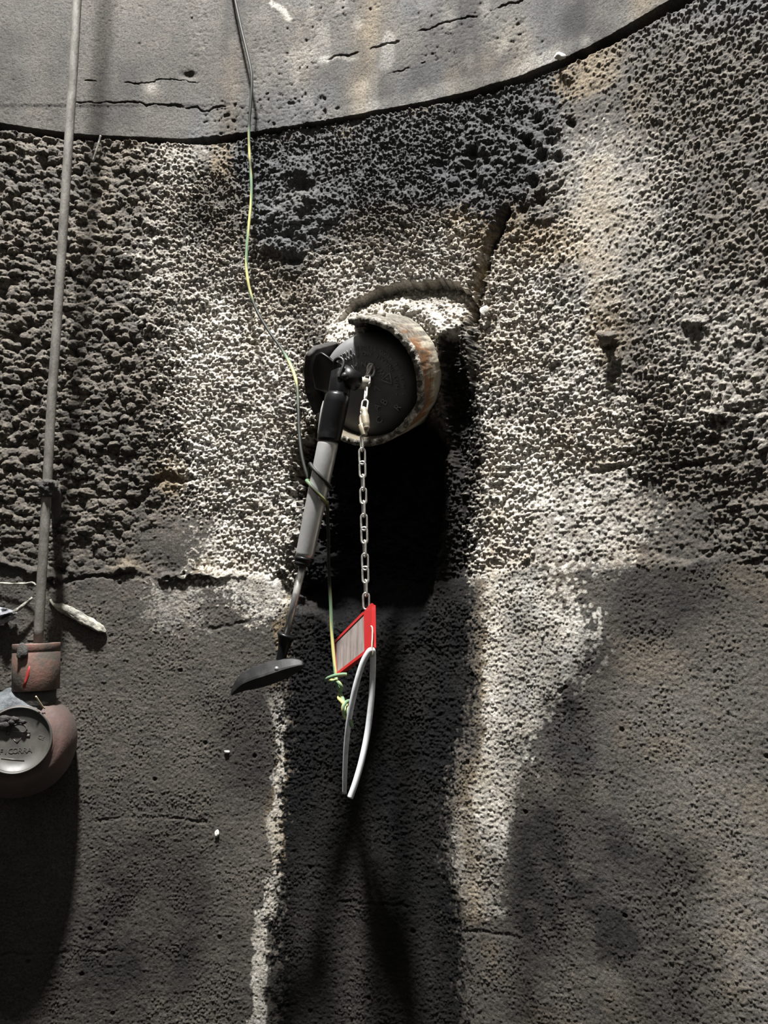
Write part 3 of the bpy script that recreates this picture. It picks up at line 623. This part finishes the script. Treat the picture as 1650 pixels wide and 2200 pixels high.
# foot plate: a thin curved flange at the pump's upper end, and the hose ring beside it
rows = [[(678, 760, .116), (670, 795, .104), (676, 835, .098)], [(688, 758, .121), (690, 795, .108), (696, 842, .104)], [(702, 766, .122), (706, 796, .114), (712, 846, .112)],
        [(716, 775, .121), (720, 798, .119), (724, 826, .118)], [(730, 780, .120), (734, 800, .122), (740, 828, .121)], [(748, 786, .116), (752, 808, .121), (752, 832, .120)], [(762, 803, .106), (766, 820, .112), (762, 840, .112)]]
G = np.array([[at(*q) for q in r] for r in rows]); cols = [spline(G[:, j], 6) for j in range(3)]
S = np.array([spline([c[i] for c in cols], 5) for i in range(len(cols[0]))]); n, m = S.shape[:2]
vs = list(S.reshape(-1, 3)); fs = [(i*m+j, i*m+j+1, (i+1)*m+j+1, (i+1)*m+j) for i in range(n-1) for j in range(m-1)]
o = adopt(obj('foot_plate', pydata(vs, fs), M_BLACK), pump); sd = o.modifiers.new('thick', 'SOLIDIFY'); sd.thickness = .0028; sd.offset = -1
ring = spline([at(x, y, o) for x, y, o in ((718, 778, .122), (722, 772, .123), (730, 769, .124), (737, 774, .125), (738, 784, .126), (733, 797, .1275), (728, 812, .128))], 6)
adopt(obj('hose_ring', to_mesh(tube(ring, .0019, 10)), M_HANDLE), pump)
pump_tube('coupling', [(735, 806, .117, 24), (752, 814, .112, 23), (766, 820, .104, 20), (770, 821, .102, 14)], M_BLACK, 28)
pump_tube('valve_tip', [(764, 820, .106, 13), (778, 823, .098, 13), (787, 825, .092, 12.5), (790, 825.5, .090, 9)], M_DULL, 24)
kp = at(741, 807, .1335)
adopt(obj('knob', to_mesh(lathe(kp+FW*.006, -FW, [(0, 0), (0, .004), (.005, .004), (.007, .0025), (.0075, 0)], 16)), M_HANDLE), pump)

# ------------------------------------------------------------------ chain
M_CHAIN = dirty('galvanised_chain', (.62, .61, .57), (.28, .25, .20), .34, .85, scale=140, lo=.5, hi=.75)
def link_mesh(length, width, wire):
    hw = width/2-wire; hl = length/2-wire-hw; P = []
    for k in range(9): a = math.pi*k/8; P.append((hw*math.cos(a), 0, hl+hw*math.sin(a)))
    for k in range(9): a = math.pi+math.pi*k/8; P.append((hw*math.cos(a), 0, -hl+hw*math.sin(a)))
    return to_mesh(tube(P, wire, 10, closed=True))
chain = empty('chain', EYE, 'thin galvanised chain hanging from the plug eye down to the red tag', 'chain')
LM = link_mesh(.0200, .0088, .00115); LM.materials.append(M_CHAIN); LM.polygons.foreach_set('use_smooth', [True]*len(LM.polygons))
def put_link(p, q, face, me=LM):
    p, q = np.array(p), np.array(q); z = p-q; z /= np.linalg.norm(z)
    y = FW-(FW @ z)*z; y /= np.linalg.norm(y); x = np.cross(y, z)
    if face % 2: x, y = y, -x
    c, s = math.cos(.35 if face % 2 else -.25), math.sin(.35 if face % 2 else -.25); x, y = c*x+s*y, c*y-s*x
    o = bpy.data.objects.new('link', me); COL.objects.link(o); c0 = (p+q)/2
    o.matrix_world = Matrix(((x[0], y[0], z[0], c0[0]), (x[1], y[1], z[1], c0[1]), (x[2], y[2], z[2], c0[2]), (0, 0, 0, 1)))
    o.parent = chain; o.matrix_parent_inverse = Matrix.Translation(-Vector(chain.location)); return o
up = [(799, 786, .077), (790, 802, .084), (787, 832, .100), (785, 860, .112), (781, 890, .116)]
for i, (a, b) in enumerate(zip(up, up[1:])):
    p, q = at(*a), at(*b); e = (p-q)/np.linalg.norm(p-q)*.0012; put_link(p+e, q-e, [1, 0, 1, 0][i])
ks = 13; lo = [(777+.0*i+10*(i/ks)**1.0, 938+(1306-938)*i/ks, .116-.010*i/ks) for i in range(ks+1)]
for i, (a, b) in enumerate(zip(lo, lo[1:])): put_link(at(*a), at(*b), [1, 0, 0, 1, 0, 1, 0, 0, 1, 0, 0, 1, 0][i])
# snap clip between the two lengths of chain
M_BRASS = dirty('tarnished_clip', (.50, .44, .34), (.22, .18, .12), .42, .6, scale=90)
bm = tube(spline([at(x, y, o) for x, y, o in ((781, 886, .117), (775, 897, .117), (777, 915, .118), (786, 926, .1175), (790, 915, .117), (787, 897, .117), (781, 886, .117))], 6), .0017, 10)
tube(spline([at(x, y, o) for x, y, o in ((779, 876, .118), (783, 885, .1185), (786, 905, .119), (788, 921, .119))], 5), [.0025]*2+[.0036]*5+[.0042]*6+[.0036]*3, 14, bm=bm)
tube(spline([at(x, y, o) for x, y, o in ((777, 912, .1185), (779, 922, .119), (783, 936, .118))], 5), .0033, 12, shape=lambda a, i: 1+.12*math.cos(4*a), bm=bm)
tube([at(781, 934, .118), at(778, 946, .117)], .0011, 8, bm=bm)
adopt(obj('snap_clip', to_mesh(bm), M_BRASS), chain)

# ------------------------------------------------------------------ red tag with its wire
M_RED = dirty('red_plastic', (.30, .010, .011), (.30, .012, .012), .42, scale=50, lo=.55, hi=.8)
M_PANEL = mat('scuffed_grey_panel', (.34, .28, .26), .5); b = M_PANEL.node_tree.nodes['Principled BSDF']
f = noise_tex(M_PANEL, 9, 7, .7, objco(M_PANEL, (26, 1.6, 2.0))); L(M_PANEL, mix(M_PANEL, ramp(M_PANEL, f, ((.3, 0.), (.7, 1.))), (.075, .058, .053), (.25, .215, .20)), b.inputs['Base Color'])
TR, TL, BR, BL = at(803, 1296, .112), at(719, 1381, .066), at(804, 1394, .140), at(724, 1454, .098)
tagroot = empty('tag', TR, 'red plastic tag with a grey panel hanging on the thin chain', 'tag')
nrm = np.cross(TL-TR, BR-TR); nrm /= np.linalg.norm(nrm); nrm = nrm if nrm @ FW < 0 else -nrm
q = lambda u, v, h: TR*(1-u)*(1-v)+TL*u*(1-v)+BR*(1-u)*v+BL*u*v+nrm*h
def slab(u0, u1, v0, v1, h0, h1, rad=.05, seg=6):
    bm = bmesh.new(); out = []
    for cu, cv, a0 in ((u1-rad, v1-rad, 0), (u0+rad, v1-rad, 90), (u0+rad, v0+rad, 180), (u1-rad, v0+rad, 270)):
        for k in range(seg+1):
            a = math.radians(a0+90*k/seg); out.append((cu+rad*math.cos(a), cv+rad*math.sin(a)))
    lay = [[bm.verts.new(q(u, v, h)) for u, v in out] for h in (h0, h1)]; n = len(out)
    for k in range(n): bm.faces.new((lay[0][k], lay[0][(k+1) % n], lay[1][(k+1) % n], lay[1][k]))
    bm.faces.new(lay[0]); bm.faces.new(lay[1]); return bm
fr = adopt(obj('frame', to_mesh(slab(0, 1, 0, 1, -.0022, .0006)), M_RED, smooth=False), tagroot)
bm = bmesh.new()
for u0, u1, v0, v1 in ((0, .20, .02, .98), (.955, 1, .02, .98), (0, 1, 0, .075), (0, 1, .925, 1)):
    s = slab(u0, u1, v0, v1, .0004, .0024, .02, 3); t = bpy.data.meshes.new('t'); s.to_mesh(t); s.free(); bm.from_mesh(t)
adopt(obj('border', to_mesh(bm), M_RED, smooth=False), tagroot)
adopt(obj('panel', to_mesh(slab(.21, .95, .085, .915, .0005, .0015, .02)), M_PANEL, smooth=False), tagroot)
hook = spline([at(x, y, o) for x, y, o in ((797, 1345, .131), (800, 1350, .133), (800, 1370, .138), (799, 1390, .142), (801, 1404, .142), (799, 1409, .141), (794, 1407, .140), (793, 1401, .140))], 6)
adopt(obj('wire_hook', to_mesh(tube(hook, .0009, 8)), M_BRASS), tagroot)

# ------------------------------------------------------------------ white cord looped through the hook
M_CORD = dirty('white_cord', (.60, .62, .64), (.30, .30, .29), .5, scale=60, lo=.5, hi=.8)
cp = spline([at(x, y, o) for x, y, o in ((740, 1704, .105), (741, 1660, .112), (744, 1600, .122), (751, 1540, .132), (763, 1480, .139), (778, 1428, .142), (790, 1404, .142), (797, 1397, .141),
     (801, 1402, .139), (801, 1440, .134), (798, 1500, .131), (790, 1570, .130), (778, 1630, .134), (764, 1680, .138), (752, 1714, .140))], 10)
r = np.full(len(cp), .0031); r[:40] = np.linspace(.0024, .0031, 40)
tag(obj('cord', to_mesh(tube(cp, r, 12)), M_CORD), 'stiff white cord looped through the wire hook below the red tag', 'cord')

# ------------------------------------------------------------------ earth wire
M_WIRE = mat('green_yellow_wire', (.2, .3, .1), .6, 0., .3); b = M_WIRE.node_tree.nodes['Principled BSDF']
at_ = N(M_WIRE, 'ShaderNodeAttribute', attribute_name='stripe').outputs['Fac']; dk = N(M_WIRE, 'ShaderNodeAttribute', attribute_name='dark_tone').outputs['Fac']  # stripe colours, and darker stretches along the wire
c = mix(M_WIRE, at_, (.12, .20, .12), (.40, .37, .14)); L(M_WIRE, mix(M_WIRE, dk, c, (.012, .013, .010)), b.inputs['Base Color'])
def wire_mesh(P, r, seg=12, s0=0):
    bm = tube(P, r, seg); me = to_mesh(bm); n = len(P); s = np.concatenate([[0], np.cumsum(np.linalg.norm(np.diff(P, axis=0), axis=1))])
    st = np.zeros(len(me.vertices)); so = np.zeros(len(me.vertices))
    for i in range(n):
        k = np.arange(seg); tw = 2*math.pi*k/seg + s[i]*70
        st[i*seg:(i+1)*seg] = sst(.0, .3, np.sin(tw)+.2)
        px = s[i]/s[-1]; so[i*seg:(i+1)*seg] = sst(.18, .62, np.interp(px, DARK_TONE[0], DARK_TONE[1])+.35*(vnoise(np.array([s[i]*60]), np.zeros(1), 601)[0]-.5))
    for nm, a in (('stripe', st), ('dark_tone', so)): me.attributes.new(nm, 'FLOAT', 'POINT').data.foreach_set('value', a.astype(np.float32))
    return me
wp = [(476, -190, .010), (497, -40, .014), (505, 0, .016), (518, 60, .018), (529, 105, .020), (539, 150, .022), (541, 180, .022), (538, 230, .020), (535, 275, .018), (536, 330, .018), (540, 395, .018), (539, 440, .018), (534, 490, .018), (530, 540, .018),
      (530, 580, .018), (537, 625, .020), (552, 668, .024), (578, 712, .032), (605, 750, .046), (627, 790, .064), (638, 830, .080), (641, 880, .092), (643, 930, .100), (648, 975, .108), (656, 1010, .112), (664, 1030, .1135)]
DARK_TONE = ([0, .06, .12, .22, .30, .36, .40, .47, .50, .56, .60, .62, .66, .70, .74, .80, .9, 1], [.85, .8, .9, .8, .45, .25, .1, .1, .3, .85, .5, .15, .8, .95, .5, .6, .95, 0])
# around the barrel: two turns, then straight down behind it
bar0, bar1 = at(704, 956, O_T), at(656, 1188, .111); bd = (bar1-bar0)/np.linalg.norm(bar1-bar0); bR = RT-(RT @ bd)*bd; bR /= np.linalg.norm(bR); bF = -FW-(-FW @ bd)*bd; bF /= np.linalg.norm(bF)
def around(s, a, r): return bar0+bd*s+bR*math.cos(a)*r+bF*math.sin(a)*r
lead = [at(*w) for w in wp]; blen = np.linalg.norm(bar1-bar0)
turns = []
for a in np.linspace(180, -540, 25):
    t = (180-a)/720; rr = pxm(22.5-.8*t, bar0)+.0018
    turns.append(around(blen*(.255+.30*t)+.012*math.sin(math.radians(a))*-1*0 + blen*.05*math.cos(math.radians(a))*1, math.radians(a), rr*(1.12 if abs((a % 360)-180) < 25 else 1)))
turns = turns[:-6]
down = [at(x, y, o) for x, y, o in ((704, 1115, .098), (706, 1150, .095), (706, 1200, .093), (708, 1250, .092), (711, 1310, .092), (713, 1360, .093), (717, 1410, .096), (721, 1450, .100), (725, 1472, .106), (733, 1492, .110), (740, 1512, .116), (744, 1532, .124), (750, 1548, .126), (757, 1562, .124))]
wpts = spline(np.vstack([lead, turns, down]), 7)
L1 = np.cumsum(np.concatenate([[0], np.linalg.norm(np.diff(wpts, axis=0), axis=1)])); ftot = L1/L1[-1]
fy = lambda k: ftot[min(7*(k+1), len(ftot)-1)]
nl = len(lead)-1; nt = len(turns)
DARK_TONE = ([0, fy(2), fy(5), fy(7), fy(9), fy(11), fy(13), fy(14), fy(16), fy(17), fy(18), fy(19), fy(22), fy(nl-1), fy(nl+4), fy(nl+8), fy(nl+13), fy(nl+nt+2), fy(nl+nt+3), fy(nl+nt+5), 1],
        [.8, .85, .8, .6, .35, .1, .1, .4, .9, .7, .1, .5, .9, .97, .9, .8, .35, .95, .5, 0, 0])  # dark and pale stretches along the strand
wire = empty('earth_wire', at(505, 0, .016), 'long green and yellow wire hanging down the wall and wound around the pump', 'wire')
adopt(obj('strand', wire_mesh(wpts, .0019), M_WIRE), wire)
DARK_TONE = ([0, 1], [0, 0])
tw = [at(x, y, o) for x, y, o in ((745, 1449, .112), (735, 1449, .114), (718, 1452, .114), (705, 1457, .112), (703, 1460, .108), (712, 1462, .104), (722, 1463, .110), (729, 1468, .115), (734, 1478, .113), (730, 1490, .106), (728, 1500, .110), (735, 1508, .120), (741, 1518, .118),
      (748, 1512, .112), (750, 1506, .118), (742, 1510, .128), (737, 1520, .132), (738, 1532, .130), (744, 1542, .122), (749, 1530, .118), (747, 1520, .124), (750, 1540, .132), (757, 1562, .130))]
adopt(obj('twisted_end', wire_mesh(spline(tw, 8), .0019), M_WIRE), wire)

# ------------------------------------------------------------------ valve with its long spindle
M_VALVE = dirty('worn_red_paint', (.105, .062, .054), (.052, .047, .041), .6, scale=24, lo=.40, hi=.66, bump=.0005)
M_SLEEVE = dirty('worn_red_brown_coat', (.15, .078, .058), (.062, .052, .042), .65, scale=40, lo=.36, hi=.60, bump=.0005)
M_BADGE = dirty('grimy_grey_badge', (.060, .058, .050), (.030, .028, .025), .45, scale=60, lo=.4, hi=.65, rough2=.5)
M_SPINDLE = dirty('grey_spindle', (.150, .142, .125), (.075, .068, .058), .7, scale=90, lo=.4, hi=.65, bump=.0004, stretch=(1, 1, .4))
M_MUD = dirty('black_crust', (.025, .023, .021), (.05, .046, .04), .7, scale=90, bump=.0015)
M_PAINT = mat('bright_red_paint', (.30, .022, .02), .6)
OV = .050
valve = empty('valve', at(78, 1428, OV), 'red-brown valve with round grey badge and tall grey spindle by the wall', 'valve')
sp = spline([at(168, -40, .106)+(at(168, -40, .106)-at(158, 140, .099))*k for k in (5, 3, 1.5)] + [at(x, y, o) for x, y, o in ((168, -40, .106), (158, 140, .099), (146, 330, .092), (134, 520, .084), (122, 700, .077), (110, 880, .070), (101, 1050, .064), (92, 1200, .059), (82, 1384, OV))], 6)
spin = adopt(obj('spindle', to_mesh(tube(sp, np.linspace(.0052, .0056, len(sp)), 24)), M_SPINDLE), valve)
mp = at(103, 1047, .064)
bm = tube([mp+np.array([0, 0, z]) for z in np.linspace(-.012, .009, 10)], [.006, .0085, .0075, .009, .0095, .011, .010, .0115, .009, .006], 24, shape=lambda a, i: 1+.16*math.sin(3*a+i*1.3)+.12*math.sin(7*a-i))
tube([mp+np.array([.006, .004, 0]), at(116, 1062, .05), at(119, 1095, .03), at(120, 1120, .0)], [.006, .007, .006, .005], 10, bm=bm, shape=lambda a, i: 1+.2*math.sin(3*a+i))
co = obj('collar', to_mesh(bm), M_MUD); co.parent = spin; co['label'] = 'black crusted collar'
sl0, sl1 = at(79, 1382, OV), at(77, 1482, OV); sd = (sl1-sl0); sL = np.linalg.norm(sd); r0 = pxm(48, sl0)
adopt(obj('sleeve', to_mesh(lathe(sl0, sd, [(0, 0), (0, .006), (.0035, .007), (.0035, r0*.90), (0, r0*.93), (0, r0*.99), (.001, r0), (.0090, r0*1.005), (.0096, r0*.985), (.0102, r0), (sL-.001, r0*.985), (sL, r0*.96), (sL, 0)], 48, wob=lambda a, s: 1+.006*math.sin(3*a)+.004*math.sin(9*a+s*300))), M_SLEEVE), valve)
adopt(obj('neck', to_mesh(lathe(sl1-sd*.05, sd, [(0, 0), (0, r0*.86), (.012, r0*.84), (.030, r0*.86), (.030, 0)], 40)), M_MUD), valve)
def strip_on(pts, hw, lift):
    bm = bmesh.new(); P = []
    for x, y, w in pts:
        p = at(x, y, OV); d = ray(x, y); d = d/np.linalg.norm(d); axn = sd/np.linalg.norm(sd)
        # nearest hit with the sleeve cylinder
        o_ = CAM-sl0; dd = d-(d @ axn)*axn; oo = o_-(o_ @ axn)*axn; A_, B_, C_ = dd @ dd, dd @ oo, oo @ oo-(r0+lift)**2
        t = (-B_-math.sqrt(max(B_*B_-A_*C_, 0)))/A_; P.append((CAM+d*t, w))
    L_ = [(bm.verts.new(p-RT*pxm(w, p)), bm.verts.new(p+RT*pxm(w, p)), bm.verts.new(p+RT*pxm(w, p)+FW*.002), bm.verts.new(p-RT*pxm(w, p)+FW*.002)) for p, w in P]
    for a, c in zip(L_, L_[1:]):
        for k in range(4): bm.faces.new((a[k], a[(k+1) % 4], c[(k+1) % 4], c[k]))
    bm.faces.new(L_[0]); bm.faces.new(L_[-1]); return to_mesh(bm)
pm = adopt(obj('paint_mark', strip_on([(63, 1431, 1), (61, 1440, 2.5), (59, 1450, 3.2), (55, 1463, 2.4), (51, 1476, 3)], 0, .0003), M_PAINT), valve); pm['label'] = 'bright red paint mark'
adopt(obj('mud_clot', blob(at(48, 1404, OV+.026), .0065, 11, (1.1, .5, 1.2), .5), M_MUD), valve)
VB, VF = at(50, 1600, .006), at(36, 1590, .086); vd = VF-VB; vL = np.linalg.norm(vd); rb = pxm(71, VF)
R1 = .0600
adopt(obj('body', to_mesh(lathe(VB, vd, [(0, 0), (0, R1*.85), (.012, R1*.98), (.026, R1*1.02), (.042, R1*1.0), (.056, R1*.945), (.067, R1*.86), (.075, R1*.75), (vL-.007, rb*1.06), (vL-.004, rb*1.03), (vL-.004, rb*.9), (vL-.012, 0)], 72, wob=lambda a, s: 1+.008*math.sin(2*a+1)+.005*math.sin(5*a))), M_VALVE), valve)
bx = RT-(RT @ vd)*vd/vL**2; bx /= np.linalg.norm(bx); vz = vd/vL; by = np.cross(vz, bx); by = by if by[2] > 0 else -by
badge = adopt(obj('badge', to_mesh(lathe(VF-vz*.010, vz, [(0, 0), (0, rb), (.0095, rb), (.0108, rb*.985), (.0108, rb*.95), (.0085, rb*.925), (.0062, rb*.90), (.0056, rb*.5), (.0058, 0)], 72)), M_BADGE), valve)
BF = VF-vz*.0046
gl = glyphs([(ch, -.0145+.0048*i, -.0125+.0004*i, .03, .0082) for i, ch in enumerate('FICORRA')] + [('CE', .0245, .0035, -.35, .0062)] + [(ch, -.0125+.0022*i, -.0215, .02, .0026) for i, ch in enumerate('INDUSTRIAL'[:0])], 'lettering', M_BADGE, badge, BF, bx, by, vz, extr=.0008)
bm = bmesh.new(); bp = lambda x, y: BF+bx*x+by*y+vz*.0002
for a, c in (((-.0125, .0095), (.0125, .0085)), ((-.012, .0085), (-.0085, .0085)), ((.008, .0065), (.013, .0065)), ((-.0135, -.0195), (.0105, -.0215)), ((-.004, .001), (.0005, -.003)), ((.005, .005), (.0005, -.003))):
    tube([bp(*a), bp(*c)], .0008, 8, bm=bm)
tube([bp(.0085*math.cos(t), .0105+.0075*math.sin(t)) for t in np.linspace(.05, math.pi-.05, 14)], .0008, 8, bm=bm)
for x, y in ((-.0105, .0072), (.0105, .0052)): tube([bp(x-.002, y), bp(x+.002, y-.0003)], .0016, 8, bm=bm)
em = obj('emblem', to_mesh(bm), M_BADGE); em.parent = badge
M_SLUDGE = dirty('blue_grey_sludge', (.085, .096, .104), (.03, .033, .036), .5, scale=70, lo=.45, hi=.65, bump=.0016)
bm = bmesh.new(); g = np.random.default_rng(3); nn = 30; grid = []
for i in range(nn+1):
    row = []
    for j in range(15):
        a = math.radians(66+84*i/nn); s = .026+(.078-.026)*j/14
        rr = np.interp(s, [0, .012, .026, .042, .056, .067, .075, vL-.007], [R1*.85, R1*.98, R1*1.02, R1, R1*.945, R1*.86, R1*.75, rb*1.06])
        edge = min(i/5, (nn-i)/5, j/4, (14-j)/3, 1); hgt = (.004+.004*fbm(np.array([i*.45]), np.array([j*.6]), 71)[0])*max(edge, 0)**.6-.001
        row.append(bm.verts.new(VB+vz*s+(bx*math.cos(a)+by*math.sin(a))*(rr+hgt)))
    grid.append(row)
for i in range(nn):
    for j in range(14): bm.faces.new((grid[i][j], grid[i+1][j], grid[i+1][j+1], grid[i][j+1]))
slm = adopt(obj('sludge', to_mesh(bm), M_SLUDGE), valve); slm['label'] = 'blue-grey sludge on the shoulder'
clots = [(12, 1546, .084, .0055), (22, 1553, .085, .004), (4, 1558, .085, .006), (38, 1548, .085, .0035), (28, 1545, .084, .0045), (52, 1552, .085, .003)]
for i, (x, y, o, r) in enumerate(clots): adopt(obj('mud_clot', blob(at(x, y, o), r, 30+i, (1.3, .8, .9), .6, 2), M_MUD), valve)
M_STRAW = mat('straw', (.55, .48, .30), .6)
s = obj('straw', to_mesh(tube(spline([at(x, y, o) for x, y, o in ((77, 1496, .086), (84, 1507, .081), (90, 1516, .076), (96, 1522, .071))], 5), .0009, 8)), M_STRAW)
tag(s, 'thin pale straw sticking up from the top of the red-brown valve', 'straw')

# ------------------------------------------------------------------ debris on the wall
M_STICK = dirty('mortar_crusted_stick', (.34, .325, .275), (.05, .047, .042), .85, scale=55, lo=.40, hi=.58, bump=.0012)
P = spline([at(x, y, o) for x, y, o in ((108, 1288, .002), (114, 1298, .003), (124, 1303, .003), (140, 1309, .004), (165, 1322, .005), (190, 1336, .006), (212, 1348, .005), (228, 1358, .004))], 8)
rr = np.interp(np.linspace(0, 1, len(P)), [0, .12, .22, .35, .55, .75, .9, 1], [.0012, .0014, .0022, .0046, .0050, .0050, .0044, .0012])
tag(obj('stick', to_mesh(tube(P, rr, 20, shape=lambda a, i: 1+.20*math.sin(2*a+.4)+.17*math.sin(4*a+i*.12)+.13*math.sin(9*a-i*.7))), M_STICK), 'mortar-crusted stick pointing down to the right just above the valve sleeve', 'stick')
P = spline([at(x, y, o) for x, y, o in ((70, 1284, .012), (58, 1294, .013), (44, 1305, .014), (32, 1314, .013), (24, 1320, .010))], 6)
tag(obj('twig', to_mesh(tube(P, np.linspace(.0014, .0030, len(P)), 12, shape=lambda a, i: 1+.2*math.sin(3*a+i*.8))), M_STICK), 'short twig slanting from the grey film up to the spindle', 'twig')
P = spline([at(x, y, o) for x, y, o in ((-20, 1252, .006), (20, 1254, .008), (50, 1254, .010), (70, 1252, .014), (77, 1258, .016))], 6)
tag(obj('string', to_mesh(tube(P, .0013, 8, shape=lambda a, i: 1+.25*math.sin(2*a+i))), M_STICK), 'pale string lying level on the wall behind the spindle', 'string')
M_FILM = dirty('dirty_plastic_film', (.30, .31, .34), (.05, .05, .055), .35, scale=70, lo=.4, hi=.6)
vs = []; nu, nv = 24, 18
for i in range(nu):
    for j in range(nv):
        u, w = i/(nu-1), j/(nv-1); x = -30+62*u+5*math.sin(w*7); y = 1296+58*w*(1-.72*u)+16*u
        vs.append(at(x, y, .008+.012*abs(math.sin(u*9+w*5))*math.sin(math.pi*w)+.006*math.sin(w*14+u*4)*math.sin(math.pi*w)))
o = obj('plastic_film', pydata(vs, [(i*nv+j, i*nv+j+1, (i+1)*nv+j+1, (i+1)*nv+j) for i in range(nu-1) for j in range(nv-1)]), M_FILM)
sd_ = o.modifiers.new('thick', 'SOLIDIFY'); sd_.thickness = .0012
tag(o, 'crumpled grey plastic film stuck on the wall at the left photo edge', 'film')
P = spline([at(x, y, o) for x, y, o in ((216, 292, .004), (211, 310, .008), (205, 330, .009), (200, 346, .007))], 5)
tag(obj('splinter', to_mesh(tube(P, .0014, 8)), M_STICK), 'thin splinter hanging below the upper joint beside the spindle', 'splinter')
M_CHALK = dirty('white_mortar', (.50, .49, .46), (.30, .29, .26), .9, scale=160, bump=.001)
M_STONE = dirty('brown_stone', (.12, .098, .075), (.05, .045, .038), .85, scale=80, bump=.001)
for x, y, o, r, seed, sc, name, lab, cat in (
    (1203, 121, .004, .0046, 51, (1.2, .8, 1.0), 'mortar_crumb', 'white mortar crumb lodged in the joint between the upper and lower wall', 'crumb'),
    (1041, 671, .003, .0050, 52, (1.0, .35, 1.5), 'mortar_flake', 'white mortar flake on the wall right of the pipe niche', 'flake'),
    (487, 1616, .001, .0024, 53, (1.3, .8, .8), 'pebble', 'tiny white pebble on the bare wall below the black pump grip', 'pebble'),
    (466, 1791, .001, .0030, 54, (.8, .7, 1.3), 'pebble', 'pale speck of grit on the lowest grey wall left of the black channel', 'pebble'),
    (1303, 725, .010, .0075, 55, (1.3, .9, .8), 'stone', 'rounded brown stone bulging from the wall right of the pipe', 'stone')):
    tag(obj(name, blob(at(x, y, o), r, seed, sc, .5), M_CHALK if 'brown' not in lab else M_STONE), lab, cat)
